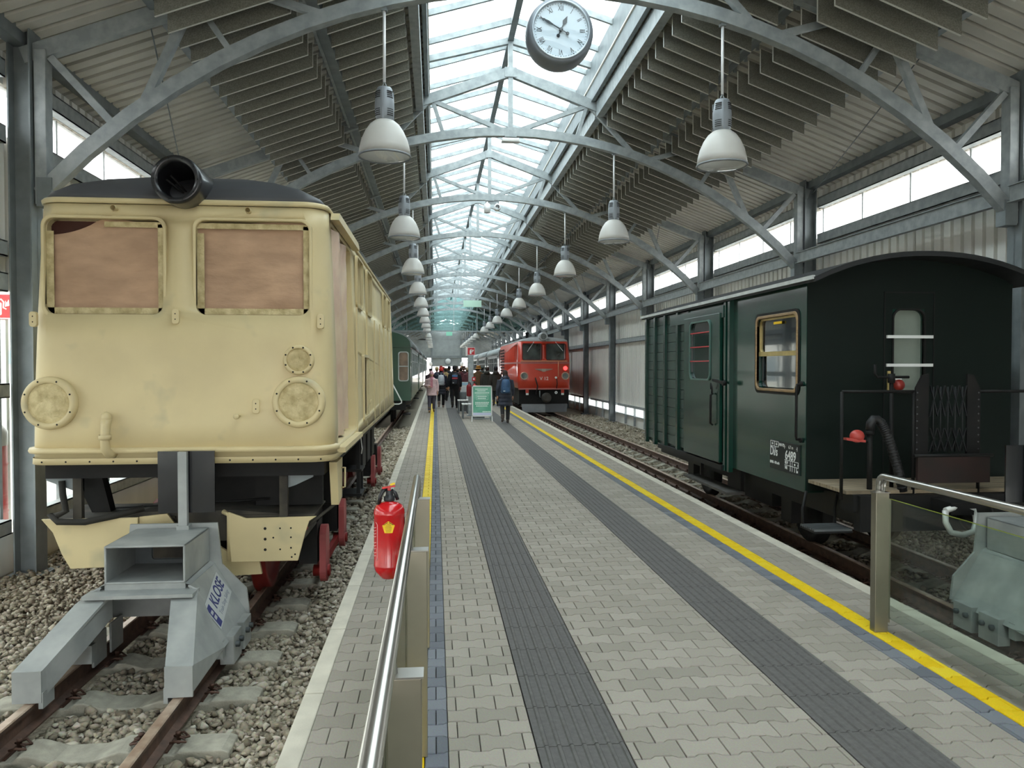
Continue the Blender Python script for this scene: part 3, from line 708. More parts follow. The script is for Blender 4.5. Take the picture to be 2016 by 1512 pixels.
t = thing('exit_sign', 'small green exit sign under the truss before the end wall', 'sign', (XC-.0, 83, 5.2))
MB().box(XC-.1, 82.98, 5.05, XC+.55, 83.02, 5.5).build('sign_board', mat('exit_green','#7fbfa5',.5,0,0), t); MB().tube([(XC+.2,83,5.5),(XC+.2,83,5.62)], .012, 6).build('hanger', STEEL, t)
# ================================================================== CREAM LOCOMOTIVE
cream = mat('cream_primer', '#cdbd91', .5, 0, .06, 2.2, hex2='#c2b289', coat=.05, bump=.02, bscale=8)
# grey filler smudges of its own shape
_nt = cream.node_tree; _n = _nt.nodes.new('ShaderNodeTexNoise'); _n.inputs['Scale'].default_value = 3.1; _n.inputs['Detail'].default_value = 3
_tc = [n for n in _nt.nodes if n.type == 'TEX_COORD'][0]; _nt.links.new(_tc.outputs['Object'], _n.inputs['Vector'])
_r = _nt.nodes.new('ShaderNodeValToRGB'); _r.color_ramp.elements[0].position = .60; _r.color_ramp.elements[1].position = .80
_m = _nt.nodes.new('ShaderNodeMix'); _m.data_type = 'RGBA'; _m.inputs[7].default_value = lin('#a39d80')
_b = _nt.nodes['Principled BSDF']; _src = _b.inputs['Base Color'].links[0].from_socket
_nt.links.new(_n.outputs['Fac'], _r.inputs[0]); _nt.links.new(_r.outputs[0], _m.inputs[0]); _nt.links.new(_src, _m.inputs[6]); _nt.links.new(_m.outputs[2], _b.inputs['Base Color'])
paper = mat('masking_paper', '#b8977a', .75, 0, .1, 3.5, hex2='#a3846a', bump=.5, bscale=7, stretch=(1.2,1,3))
paperc = mat('masking_paper_cream', '#cdbe92', .7, 0, .1, 14, hex2='#a8986c', bump=.9, bscale=22)
plastic = mat('masking_film', '#c9a78f', .35, 0, .15, 4, hex2='#dcc3a4', bump=.3, bscale=9)
roofg = mat('loco_roof_grey', '#4a4b4e', .5, .1, .1, 3)
black = mat('chassis_black', '#121314', .65, .1, .3, 6, hex2='#1b1a19', spec=.3)
dust = mat('dusty_black', '#4a453c', .9, 0, .3, 5, hex2='#2a2825')
redp = mat('wheel_red', '#86201e', .5, .1, .15, 6); pinkp = mat('crank_pink_red', '#a04a4a', .55, .1, .12, 6)
holem = mat('hole_black', '#0d0d0d', .9, 0, 0)
LX0, LX1, LY0, LY1 = -2.92, -.76, 5.80, 14.40; LCX = (LX0+LX1)/2
loco = thing('cream_locomotive', 'cream primed diesel locomotive with paper-masked windows and dark grey roof', 'locomotive', (LCX, 10, ZR))
def plan(z, ins=0.0, r=.17, yf=0.0):
    k = (z-1.0)/1.9; tx = .055*max(0,k)**1.5 + ins; x0, x1, y0, y1 = LX0+tx, LX1-tx, LY0+.07*max(0,k)**1.6+ins+yf, LY1-ins
    pts = []
    for cx_, cy_, a0 in ((x1-r,y0+r,-90),(x1-r,y1-r,0),(x0+r,y1-r,90),(x0+r,y0+r,180)):
        for i in range(7):
            a = math.radians(a0+15*i); pts.append((cx_+r*math.cos(a), cy_+r*math.sin(a), z))
    return pts
def yfront(z): return LY0 + .07*max(0,(z-1.0)/1.9)**1.6
body = MB().loft([plan(z) for z in (1.02,1.3,1.6,1.9,2.2,2.5,2.75,2.9)], True, True).build('body_shell', cream, loco)
wins = [rrect(-2.79,2.10,-1.97,2.79,.07), rrect(-1.74,2.10,-.93,2.79,.07)]
c = MB()
for w in wins: c.prism(w, 'xz', 5.5, 5.95)
c.prism(rrect(6.15,1.12,7.5,2.82,.04), 'yz', -.86, -.5)                      # cab door opening
for a, b in ((7.85,8.45),(8.98,9.62),(11.75,12.30),(12.75,13.35)): c.prism(rrect(a,2.34,b,2.82,.06), 'yz', -.95, -.5)
c.prism(rrect(8.3,1.18,8.85,1.82,.02), 'yz', -.9, -.5)
cut(body, c)
for w in wins:
    i0 = w is wins[0]
    m = rim(MB(), w, 'xz', 5.835, 5.875, .022); m.build('window_frame', cream, body, bevel=.008)
    cxw = sum(p[0] for p in w)/len(w)
    MB().box(min(p[0] for p in w)+.005, 5.942, 2.11, max(p[0] for p in w)-.005, 5.948, 2.785).build('cab_dark', mat('cab_interior','#4a2419',.8,0,.2,3), body)
    # creased sheet of masking paper
    g = 22; x0 = min(p[0] for p in w)+.001; x1 = max(p[0] for p in w)-.001; vs = []
    r3 = random.Random(5 if i0 else 9)
    ph = [(r3.uniform(3,12), r3.uniform(-14,14), r3.uniform(0,6), r3.uniform(.003,.0065)) for _ in range(8)]
    for jz in range(g+1):
        for jx in range(g+1):
            u, v = jx/g, jz/g; top = 2.775
            if i0: top = 2.785 - (.11*(1-min(1,u/.42))**.6 if u < .42 else 0) - .01*math.sin(9*u)
            else: top = 2.785 - .012*math.sin(5*u+.5)
            x = x0+(x1-x0)*u; z = 2.100+(top-2.100)*v
            e = min(1, 7*min(u,1-u,v,1-v))
            d = sum(am*math.sin(fx*x+fz*z+p) for fx,fz,p,am in ph)*e
            vs.append((x, 5.902 + max(-.022, min(.03, d)) - .008*e, z))
    MB().add(vs, [(j*(g+1)+i, j*(g+1)+i+1, (j+1)*(g+1)+i+1, (j+1)*(g+1)+i) for j in range(g) for i in range(g)], True).build('masking_paper', paper, body, fix=False)
    m = MB()   # oversprayed tape strips round the sheet
    for (xa,za,xb,zb) in ((x0,2.105,x0+.05,2.70),(x1-.045,2.105,x1,2.76),(x0,2.105,x1,2.15),(x0+(.40 if i0 else 0),2.735,x1,2.775)): m.box(xa,5.872,za,xb,5.876,zb)
    m.build('masking_tape', paperc, body)
# door opening with hanging film, windows and slot
vs = []; g = 14
for jz in range(g+1):
    for jy in range(g+1):
        u, v = jy/g, jz/g; yy = 6.16+1.2*u; z = 1.14+1.66*v; vs.append((-.80-.02*math.sin(u*11+v*3)-.015*math.sin(u*23+v*7)-.05*u*u, yy, z))
MB().add(vs, [(j*(g+1)+i, j*(g+1)+i+1, (j+1)*(g+1)+i+1, (j+1)*(g+1)+i) for j in range(g) for i in range(g)], True).build('masking_film', plastic, body, fix=False)
brownw = mat('bare_wood_brown', '#4a3719', .7, 0, .2, 6)
for a, b in ((7.85,8.45),(8.98,9.62),(11.75,12.30),(12.75,13.35)):
    MB().box(-.945,a+.01,2.35,-.94,b-.01,2.81).build('side_pane', brownw, body); rim(MB(), rrect(a,2.34,b,2.82,.06), 'yz', -.80, -.772, .02).build('side_window_frame', cream, body)
rim(MB(), rrect(8.3,1.18,8.85,1.82,.02), 'yz', -.79, -.745, .03).build('hatch_frame', cream, body); MB().box(-.895,8.31,1.19,-.89,8.84,1.81).build('hatch_panel', brownw, body)
for zz in (1.32, 1.66): MB().tube([(-.75,8.90,zz-.03),(-.735,8.90,zz+.03)], .012, 6).build('hinge', cream, body)
MB().box(-.77,6.10,1.05,-.70,7.55,1.09).build('door_sill', cream, loco)
MB().prism([(6.05,2.85),(7.65,2.85),(7.65,2.88),(7.55,2.91),(6.1,2.91)], 'yz', -.80, -.735).build('door_gutter', cream, loco)
# vertical panel beads on the long side
for yy in (7.62, 8.72, 9.8, 10.7, 11.6, 12.55, 13.5): MB().box(-.768, yy-.015, 1.05, -.752, yy+.015, 2.30).build('panel_bead', cream, body)
# lower lip and riveted skirt
rings = []
for z, i in ((1.095,0.01),(1.095,-.030),(1.113,-.036),(1.132,-.030),(1.137,0.01)):
    k = plan(z, i, .19); rings.append(k[21:28] + k[0:7])
MB().add([p for r in rings for p in r], [(i*14+j,i*14+j+1,(i+1)*14+j+1,(i+1)*14+j) for i in range(4) for j in range(13)], True).build('lower_lip', cream, loco)
MB().loft([plan(1.06,-.010,.18), plan(1.015,-.012,.18), plan(1.015,.02,.16), plan(1.06,.02,.16)], False, True).build('skirt', cream, loco)
m = MB()
for k in range(13): m.lathe([(.007,-.0135),(.0005,-.0135)], (LX0+.12+k*.163, LY0, 1.037), 'y', 8)
m.build('rivet_hole', holem, loco)
MB().loft([plan(2.905,-.012,.18), plan(2.93,-.02,.19), plan(2.945,-.008,.18)], True, True).build('gutter', cream, loco)
# roof dome
rr = []
for z, i, yf in ((2.93,.0,.0),(2.99,.05,.02),(3.06,.20,.10),(3.13,.42,.22),(3.19,.68,.38),(3.215,.95,.55)):
    k = plan(2.9, 0, .17); rr.append([(LCX+(p[0]-LCX)*(1-i/1.04), min(max(p[1], LY0+.07+yf), LY1-.05-yf*.6), z) for p in k])
MB().loft(rr, True, True).build('roof', roofg, loco)
# big roof headlamp ring
hx, hz = -1.82, 3.045
lampr = mat('lamp_ring_black', '#232427', .3, .2, .15, 20, coat=.3)
hl = MB().lathe([(.125,6.35),(.125,5.70),(.132,5.665),(.168,5.665),(.172,5.70),(.170,5.86),(.165,6.0),(.16,6.45)], (hx,0,hz), 'y', 40).build('headlamp_ring', lampr, loco)
MB().lathe([(.002,6.2),(.124,6.2)], (hx,0,hz), 'y', 24).build('lamp_back', holem, hl)
m = MB(); m.tube([(hx-.10,5.78,hz+.02),(hx-.02,5.9,hz-.05),(hx+.03,6.0,hz-.09)], .008, 6); m.tube([(hx-.07,5.78,hz+.05),(hx,5.92,hz-.04),(hx+.07,6.1,hz-.1)], .007, 6); m.tube([(hx-.01,6.19,hz+.02),(hx-.01,5.98,hz+.02)], .012, 6); m.build('lamp_wiring', black, hl)
m = MB()
for k in range(10):
    a = 2*math.pi*k/10; m.lathe([(.006,5.660),(.0005,5.659)], (hx+.15*math.cos(a),0,hz+.15*math.sin(a)), 'y', 6)
m.build('ring_bolt', holem, hl)
MB().box(-2.62,6.3,2.98,-2.40,6.5,3.10).build('roof_box', black, loco)
# masked headlights
def light(x, z, r, nm='headlight'):
    yf = yfront(z); o = MB().lathe([(r*1.02,yf+.02),(r*1.03,yf-.03),(r*.98,yf-.05),(r*.80,yf-.055),(r*.77,yf-.04)], (x,0,z), 'y', 40).build(nm, cream, loco)
    n = 18; vs = [(x, yf-.038, z)]; fs = []; r4 = random.Random(int(x*100))
    for q in range(1,5):
        for j in range(n):
            a = 2*math.pi*j/n; rr_ = r*.775*q/4; vs.append((x+rr_*math.cos(a), yf-.040-(.012*r4.random() if q<4 else 0), z+rr_*math.sin(a)))
    fs += [(0,1+j,1+(j+1)%n) for j in range(n)]
    for q in range(3): fs += [(1+q*n+j,1+(q+1)*n+j,1+(q+1)*n+(j+1)%n,1+q*n+(j+1)%n) for j in range(n)]
    MB().add(vs, fs, True).build('light_mask', paperc, o)
    m = MB()
    for k in range(8):
        a = 2*math.pi*(k+.5)/8; m.lathe([(.007,yf-.0565),(.0005,yf-.0565)], (x+r*.89*math.cos(a),0,z+r*.89*math.sin(a)), 'y', 8)
    m.build('screw_hole', holem, o)
light(-2.74, 1.46, .185); light(-1.0, 1.46, .185); light(-1.0, 1.77, .108, 'marker_light')
for x, z, s in ((-1.88,2.085,1),(-.845,2.055,1),(-2.86,2.06,1),(-1.31,1.43,1)):
    yf = yfront(z); o = MB().prism(rrect(x-.026,z-.055,x+.026,z+.055,.02,3), 'xz', yf-.018, yf+.015).build('bracket_plate', cream, loco, bevel=.004)
    m = MB()
    for dz in (-.02,.02): m.lathe([(.005,yf-.019),(.0005,yf-.0195)], (x,0,z+dz), 'y', 8)
    m.build('screw_hole', holem, o)
for x in (-2.30, -1.36): MB().lathe([(.018,5.80),(.022,5.82),(.012,5.84),(.012,5.90)], (x,0,2.862), 'y', 12).build('lifting_stud', cream, loco)
o = MB().tube([(-1.43,5.86,1.36),(-1.43,5.72,1.36)], .010, 8).build('hook_knob', cream, loco); MB().lathe([(.004,5.70),(.02,5.70),(.02,5.725)], (-1.43,0,1.36), 'y', 12, cap=True).build('knob_end', cream, o)
o = MB().tube([(-2.34,5.75,1.35),(-2.34,5.73,1.30),(-2.34,5.72,1.20),(-2.34,5.725,1.13),(-2.33,5.76,1.095),(-2.31,5.84,1.09)], [.036,.034,.030,.032,.034,.034], 12).build('pipe_elbow', cream, loco)
MB().ell((-2.34,5.745,1.355), .036, .036, .045, 12, 8).build('pipe_cap', cream, o); MB().lathe([(.038,1.20),(.042,1.20),(.042,1.235),(.038,1.235)], (-2.34,5.72,0), 'z', 14).build('pipe_collar', cream, o); MB().lathe([(.018,5.705),(.0005,5.704)], (-2.34,0,1.30), 'y', 10).build('pipe_mouth', mat('pipe_brown','#6b5236',.8,0,.2), o)
# frame under the body
MB().box(LX0+.08,5.92,.90,LX1-.08,14.3,1.0).build('underframe', black, loco)
MB().box(-2.30,6.9,.05,-1.45,14.0,.92).build('frame_plates', black, loco)
MB().box(-1.42,6.25,.62,-.90,6.32,.98).build('front_plate', black, loco); MB().box(-2.05,6.4,.45,-1.2,6.5,.95).build('cross_plate', black, loco)
MB().prism([(-2.80,.95),(-2.58,.95),(-2.50,.60),(-2.62,.56)], 'xz', 6.2, 6.3).build('side_bracket', black, loco)
MB().prism([(-2.2,.63),(-1.5,.63),(-1.0,.58),(-1.0,.40),(-2.4,.40),(-2.4,.56)], 'xz', 6.0, 6.6).build('buffer_beam', dust, loco)
MB().prism([(5.98,.595),(6.55,.60),(6.55,.585),(5.98,.58)], 'yz', -1.62, -.92).build('front_shelf', dust, loco); MB().prism([(5.98,.595),(6.55,.60),(6.55,.585),(5.98,.58)], 'yz', -2.86, -1.95).build('front_shelf', dust, loco)
# plough plates
for nm, poly in (('plough_plate', [(-2.88,.60),(-2.20,.60),(-2.20,.24),(-2.68,.23),(-2.74,.34),(-2.80,.50)]), ('plough_plate', [(-1.55,.63),(-1.42,.58),(-.90,.585),(-.955,.55),(-.985,.46),(-1.04,.25),(-1.53,.25),(-1.55,.5)])):
    m = MB().prism(poly, 'xz', 5.93, 5.955); o = m.build(nm, cream, loco, bevel=.004)
    m = MB(); q = [(-2.15,.42),(-2.72,.27)] if poly[0][0] < -2 else [(-1.28,.42),(-1.28,.50),(-1.28,.34),(-1.17,.50),(-1.17,.34),(-1.09,.50),(-1.09,.43),(-1.09,.35),(-1.085,.28),(-1.06,.30),(-1.22,.43)]
    for i, (x, z) in enumerate(q): m.lathe([(.011 if i<3 and len(q)>3 else .007,5.9285),(.0005,5.9285)], (x,0,z), 'y', 10)
    m.build('bolt_hole', holem, o)
MB().prism([(-2.20,.60),(-2.0,.62),(-1.95,.55),(-2.05,.28),(-2.20,.24)], 'xz', 5.96, 5.98).build('plough_flank', cream, loco); MB().prism([(-1.66,.38),(-1.55,.30),(-1.34,.25),(-1.32,.14),(-1.64,.13)], 'xz', 5.99, 6.02).build('plough_toe', cream, loco)
MB().tube([(-1.60,6.0,.62),(-1.545,5.95,.60),(-1.545,5.95,.26)], .02, 8).build('plough_fold', cream, loco)
# posts, gussets, hose
for x in (-2.63, -1.145): MB().box(x-.03,5.94,.56,x+.03,5.99,.98).build('front_post', dust, loco)
for poly in ([(-2.60,.985),(-2.60,.80),(-2.66,.80),(-2.86,.88),(-2.86,.96)], [(-1.12,.985),(-1.12,.80),(-1.06,.82),(-.93,.88),(-.93,.96)]):
    o = MB().prism(poly, 'xz', 5.97, 5.99).build('gusset_plate', STEELD, loco); cxg = sum(p[0] for p in poly)/5
    MB().prism(rrect(cxg-.035,.895,cxg+.035,.925,.014,3), 'xz', 5.965, 5.972).build('slot_hole', holem, o)
MB().tube([(-2.74,5.95,.88),(-2.73,5.94,.78),(-2.70,5.92,.66),(-2.76,5.9,.63),(-2.80,5.9,.64),(-2.74,5.88,.59),(-2.55,5.88,.585),(-2.35,5.93,.62),(-2.18,6.0,.66)], .024, 10).build('brake_hose', mat('rubber_black','#26241f',.8,0,.2), loco)
MB().tube([(-2.15,6.1,.98),(-2.12,6.1,.88),(-2.06,6.1,.85),(-2.0,6.1,.89),(-1.98,6.1,.98)], .006, 6).build('loose_cable', black, loco)
MB().tube([(-2.4,6.05,.655),(-2.0,6.1,.665),(-1.5,6.2,.67),(-1.3,6.2,.68)], .008, 6).build('pipe_run', black, loco)
# step box, pole, running gear
o = MB().prism([(6.05,.98),(6.40,.98),(6.36,.66),(6.16,.63)], 'yz', -.82, -.76).build('step_box', cream, loco); MB().tube([(-.755,6.34,.90),(-.735,6.36,.90),(-.735,6.36,.74),(-.755,6.34,.74)], .008, 6).build('grab_handle', cream, o)
MB().tube([(-.78,6.2,.64),(-.98,5.99,.50)], .012, 6).build('sand_pipe', dust, loco); MB().ell((-1.0,6.0,.50), .03,.03,.04).build('red_cap', redp, loco)
def wheel(y, crank=True):
    w = MB().lathe([(.002,-1.39),(.06,-1.38),(.10,-1.40),(.30,-1.41),(.33,-1.385),(.385,-1.385),(.385,-1.46),(.42,-1.465),(.42,-1.49),(.10,-1.49),(.002,-1.49)], (0,y,ZR+.385), 'x', 36).build('wheel', redp, loco)
    MB().lathe([(.002,-2.23),(.10,-2.23),(.42,-2.23),(.42,-2.255),(.385,-2.26),(.385,-2.335),(.002,-2.335)], (0,y,ZR+.385), 'x', 30).build('wheel', redp, loco)
    MB().tube([(-2.3,y,ZR+.385),(-1.2,y,ZR+.385)], .06, 12).build('axle', black, loco)
    if crank:
        MB().prism(rrect(y-.11,ZR+.03,y+.11,ZR+.52,.10,5), 'yz', -.985, -.93).build('crank_web', pinkp, loco); MB().tube([(-1.05,y,ZR+.12),(-.91,y,ZR+.12)], .05, 14).build('crank_pin', redp, loco)
for y in (6.75, 8.05, 12.0, 13.3): wheel(y)
for y0 in (6.75, 12.0):
    MB().prism([(y0-.35,.25),(y0-.2,.40),(y0+1.5,.40),(y0+1.65,.25),(y0+1.3,.12),(y0,.12)], 'yz', -1.24, -1.14).build('bogie_frame', black, loco)
    MB().prism([(y0+.0,ZR+.08),(y0+1.3,ZR+.08),(y0+1.3,ZR+.16),(y0+.0,ZR+.16)], 'yz', -1.03, -.99).build('coupling_rod', redp, loco)
    for yy in (y0, y0+1.3):
        MB().box(-1.15,yy-.13,.05,-1.0,yy+.13,.40).build('axle_box', black, loco)
        for k in range(5): MB().box(-1.13,yy-.34+.05*k,.42+.016*k,-1.05,yy+.34-.05*k,.434+.016*k).build('leaf_spring', black, loco)
for y in (8.9, 9.25): MB().box(-.90,y,.22,-.86,y+.04,.95).build('step_stringer', black, loco)
for z in (.24, .52): MB().box(-1.08,8.88,z,-.84,9.30,z+.03).build('foot_step', black, loco)
for y in (7.35, 9.9, 10.6, 11.3): MB().box(-1.25,y,.42,-.92,y+.42,.92).build('equipment_box', black, loco, bevel=.01)
MB().tube([(-.84,8.75,.98),(-.82,8.75,.80),(-.83,8.77,.74)], .006, 6).build('hanging_cord', rod_m, loco)
for s in (-1, 1): MB().lathe([(.10,14.4),(.10,14.75),(.17,14.78),(.17,14.82),(.002,14.83)], (LCX+s*.0,0,.50), 'y', 18).build('rear_buffer', black, loco) if s > 0 else None
# ================================================================== BUFFER STOPS
galv = mat('galvanised_plate', '#a3a6a4', .5, .15, .16, 5, hex2='#8b8f8e', bump=.03, bscale=12)
galvi = mat('galvanised_shaded', '#4a5052', .6, .2, .2, 5)  # darker copy: shade inside the box painted into the colour, bolts share it
def buffer_stop(cx, label, sticker):
    t = thing('buffer_stop', label, 'buffer stop', (cx, 5.0, ZR))
    X = lambda d: cx + d
    # box tube facing the camera
    bx = MB(); y0, y1, z0, z1, w, th = 5.12, 5.66, .325, .572, .25, .014
    bx.box(X(-w),y0,z0,X(-w+th),y1,z1); bx.box(X(w-th),y0,z0,X(w),y1,z1); bx.box(X(-w),y0,z1-th,X(w),y1,z1); bx.box(X(-w),y0,z0,X(w),y1,z0+th)
    bx.build('box_tube', galv, t, bevel=.006)
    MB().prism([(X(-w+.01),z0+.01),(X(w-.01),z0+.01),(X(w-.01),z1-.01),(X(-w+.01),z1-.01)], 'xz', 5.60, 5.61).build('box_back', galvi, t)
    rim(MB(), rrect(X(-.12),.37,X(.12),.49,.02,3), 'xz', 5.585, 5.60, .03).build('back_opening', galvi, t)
    MB().box(X(-.115),5.597,.375,X(.115),5.599,.485).build('opening_shade', dust, t)  # dark sheet standing in for the shade within the opening
    MB().box(X(-.25),5.125,.287,X(.25),5.66,.326).build('box_base', galv, t)
    # rear plate
    MB().prism([(X(-.30),.60),(X(.30),.60),(X(.33),.30),(X(.50),.12),(X(.52),-.06),(X(-.52),-.06),(X(-.50),.12),(X(-.33),.30)], 'xz', 5.68, 5.70).build('rear_plate', galv, t)
    # top plate of the legs: an H seen from above, sloping to the rails
    def zt(y): return .285 - max(0, (5.06-y))*.47
    for s in (-1, 1):
        a = [(5.12,.17,.33),(4.98,.205,.365),(4.50,.33,.485)]
        m = MB(); rings = [[(X(s*i),y,zt(y)),(X(s*o),y,zt(y)),(X(s*o),y,zt(y)-.02),(X(s*i),y,zt(y)-.02)] for y,i,o in a]
        m.loft(rings, True, False).build('leg_top', galv, t)
        rings = [[(X(s*i),y,zt(y)-.02),(X(s*(i+.012)),y,zt(y)-.02),(X(s*(i+.012)),y,max(ZR+.03, zt(y)-.17 if y>4.6 else ZR+.005)),(X(s*i),y,max(ZR+.03, zt(y)-.17 if y>4.6 else ZR+.005))] for y,i,o in ((5.12,.20,.0),(4.75,.27,0),(4.53,.325,0),(4.50,.33,0))]
        MB().loft(rings, True, False).build('leg_web', galv, t)
        m = MB(); m.prism([(X(s*.33),zt(4.50)),(X(s*.485),zt(4.50)),(X(s*.485),ZR+.005),(X(s*.40),ZR+.005),(X(s*.40),ZR-.0+.004),(X(s*.33),ZR+.005)], 'xz', 4.485, 4.50); m.build('leg_foot', galv, t)
        MB().box(X(s*.335)-.012,4.49,ZR-.03,X(s*.335)+.012,4.62,ZR+.06).build('rail_guide', galv, t)
        # outer flank: sloping plate from box side to rail clamp
        fl_ = [(.28,5.12,.31),(.28,5.68,.31),(.515,5.68,-.075),(.515,5.05,-.075),(.485,4.50,-.13),(.485,4.50,.022),(.335,5.10,.287)]
        fl_ = [(X(s*a_),b_,c_) for a_,b_,c_ in fl_]; inn = [(p[0]-s*.014,p[1],p[2]-.003) for p in fl_]; n = len(fl_)
        fs = [(0,1,2,3),(0,3,6),(3,4,5,6),(n,n+3,n+2,n+1),(n,n+6,n+3),(n+6,n+5,n+4,n+3)] + [(i,(i+1)%n,n+(i+1)%n,n+i) for i in range(n)]
        MB().add(fl_+inn, fs).build('flank_plate', galv, t)
        # shoulder joining box to the flank
        MB().add([(X(s*.24),5.12,.325),(X(s*.28),5.12,.312),(X(s*.28),5.68,.312),(X(s*.24),5.68,.335)], [(0,1,2,3)]).build('shoulder', galv, t, fix=False)
        # rail clamps
        for y in (5.25, 5.52):
            MB().box(X(s*.33),y-.10,ZR-.06,X(s*.345),y+.10,ZR+.14).build('rail_clamp', galv, t, bevel=.004); MB().box(X(s*.455),y-.10,ZR-.07,X(s*.545),y+.10,ZR+.12).build('rail_clamp', galv, t, bevel=.004)
            for dy in (-.05,.05): MB().lathe([(.02,s*.545),(.02,s*.57),(.001,s*.571)], (cx,y+dy,ZR+.05), 'x', 6).build('clamp_bolt', galvi, t)
        MB().box(X(s*.30),5.05,ZR+.004,X(s*.50),5.11,ZR+.12).build('inner_foot', galv, t)
    MB().box(X(-.335),4.99,.266,X(.335),5.14,.288).build('cross_top', galv, t)
    # marker post and panel
    MB().box(X(.055),5.60,.56,X(.115),5.64,1.12).build('marker_post', galv, t); MB().box(X(.045),5.59,.55,X(.13),5.66,.60).build('post_foot', galv, t)
    MB().box(X(-.10),5.66,.68,X(.29),5.675,1.12).build('marker_panel', mat('black_panel','#16181c',.25,.1,.1,3,coat=.5), t)
    if sticker:
        # label on the outer flank
        a = Vector((X(.28),5.12,.31)); b = Vector((X(.28),5.68,.31)); c2 = Vector((X(.515),5.68,-.075)); d = Vector((X(.515),5.05,-.075))
        n = ((b-a).cross(d-a)).normalized()
        if n.x < 0: n = -n
        nav = mat('label_navy', '#26306e', .5, 0, 0); wht = mat('label_white', '#b4b8b8', .5, 0, 0)
        xax = Vector((0,1,.28)); xax = (xax - n*xax.dot(n)).normalized(); yax = n.cross(xax).normalized()
        if yax.z < 0: yax = -yax
        M = Matrix((xax, yax, n)).transposed(); eul = M.to_euler()
        o0 = a*.30 + b*.25 + c2*.22 + d*.23 + n*.003
        pl = MB(); q = [o0+xax*u+yax*v for u,v in ((-.26,-.095),(.26,-.095),(.26,.095),(-.26,.095))]; pl.add(q+[p+n*.001 for p in q], [(0,1,2,3),(7,6,5,4),(0,4,5,1),(1,5,6,2),(2,6,7,3),(3,7,4,0)]); pl.build('label_plate', wht, t)
        text('brand_lettering', 'KLOSE', .125, nav, t, o0+xax*.055+yax*.028+n*.002, eul, sx=.95, depth=.0005, bold=.002)
        text('small_lettering', 'Train Stop Safety', .048, mat('label_grey','#8d93a0',.5,0,0), t, o0+xax*.055-yax*.055+n*.002, eul, depth=.0005)
        lg = MB(); L0 = o0 - xax*.20 + n*.002
        def Q(u,v): return L0+xax*u+yax*v
        def quad(pts): lg.add(pts+[p+n*.0006 for p in pts], [tuple(range(len(pts))), tuple(range(2*len(pts)-1,len(pts)-1,-1))])
        quad([Q(-.045,-.085),Q(.03,-.085),Q(.03,-.035),Q(-.045,-.035)]); quad([Q(-.045,.03),Q(.03,.03),Q(.03,.07),Q(-.045,.07)]); quad([Q(-.045,-.035),Q(-.03,-.035),Q(-.03,.03),Q(-.045,.03)]); quad([Q(.015,-.035),Q(.03,-.035),Q(.03,.03),Q(.015,.03)])
        quad([Q(-.03,-.008),Q(.015,-.008),Q(.015,.006),Q(-.03,.006)])
        lg.build('logo_mark', nav, t, fix=False)
    return t
buffer_stop(LTX, 'grey steel buffer stop on the rails before the cream locomotive', True)
bs2 = buffer_stop(RTX, 'grey steel buffer stop behind the glass guard rail before the green wagon', False); bs2.location.y -= .2
# ================================================================== GUARD RAILS
inox = mat('brushed_steel', '#b9b6b0', .28, .95, .06, 3, stretch=(1,.05,1)); inoxp = mat('post_steel', '#9d9888', .35, .85, .08, 4)
gg = glassmat('guard_glass', '#eaf1ed')
edgeg = mat('glass_edge_green', '#8f9a3c', .3, 0, 0)
def guard(x, s, yend, ystart, posts, zt_, label):
    """s = side on which the glass hangs (track side)"""
    t = thing('guard_rail', label, 'guard rail', (x, (yend+ystart)/2, 0))
    hx_ = x + s*.035
    r = .0225; pts = [(hx_,ystart,zt_)] + [(hx_,yend-.06,zt_)] + [(hx_,yend-.06+.06*math.sin(a),zt_-.06+.06*math.cos(a)) for a in (.4,.8,1.2)] + [(hx_,yend,zt_-.06),(hx_,yend,.05)]
    MB().tube(pts, r, 16).build('handrail', inox, t)
    for y in posts:
        p = MB().box(x-.045,y-.03,.0,x+.045,y+.03,zt_-.10).build('post', inoxp, t, bevel=.003)
        MB().tube([(hx_-s*.01,y,zt_-.10),(hx_,y,zt_-.02)], .008, 8).build('rail_stem', inox, p); MB().box(x-.05,y-.034,zt_-.10,x+.05,y+.034,zt_-.095).build('post_cap', inox, p)
        MB().box(x+s*.045,y-.022,.06,x+s*.062,y+.022,zt_-.14).build('glass_clamp', inoxp, p)
    ys = sorted(posts)
    for a, b in zip(ys[:-1], ys[1:]):
        gx = x + s*.052; g_ = MB().box(gx-.005,a+.03,.09,gx+.005,b-.03,zt_-.14).build('glass_panel', gg, t); MB().box(gx-.005,a+.03,zt_-.14,gx+.005,b-.03,zt_-.137).build('glass_edge', edgeg, g_)
    return t
guard(-.082, -1, 4.98, .62, (4.72,3.40,2.02,.7), 1.012, 'steel handrail with glass panels beside the hanging fire extinguisher')
guard(2.87, 1, 4.78, .9, (4.71,3.2,1.7), 1.005, 'steel handrail with glass panel before the second buffer stop')
# ================================================================== FIRE EXTINGUISHER
fe = thing('fire_extinguisher', 'red fire extinguisher with yellow pentagon tag hanging on the guard rail', 'fire extinguisher', (-.232, 3.9, .655))
fred = mat('extinguisher_red', '#c8141c', .22, 0, .04, 3, coat=.6); ex, ey = -.232, 3.9
MB().lathe([(.002,.665),(.02,.655),(.045,.66),(.055,.675),(.072,.695),(.0775,.715),(.0775,.72),(.079,.723),(.0775,.727),(.0775,.98),(.079,.985),(.0775,.99),(.0765,1.0),(.068,1.022),(.045,1.036),(.022,1.042),(.022,1.055)], (ex,ey,0), 'z', 40).build('cylinder', fred, fe)
blk = mat('handle_black', '#1b1c20', .4, 0, 0)
MB().lathe([(.026,1.045),(.028,1.05),(.028,1.068),(.020,1.072),(.018,1.085),(.018,1.10)], (ex,ey,0), 'z', 20).build('valve_collar', blk, fe)
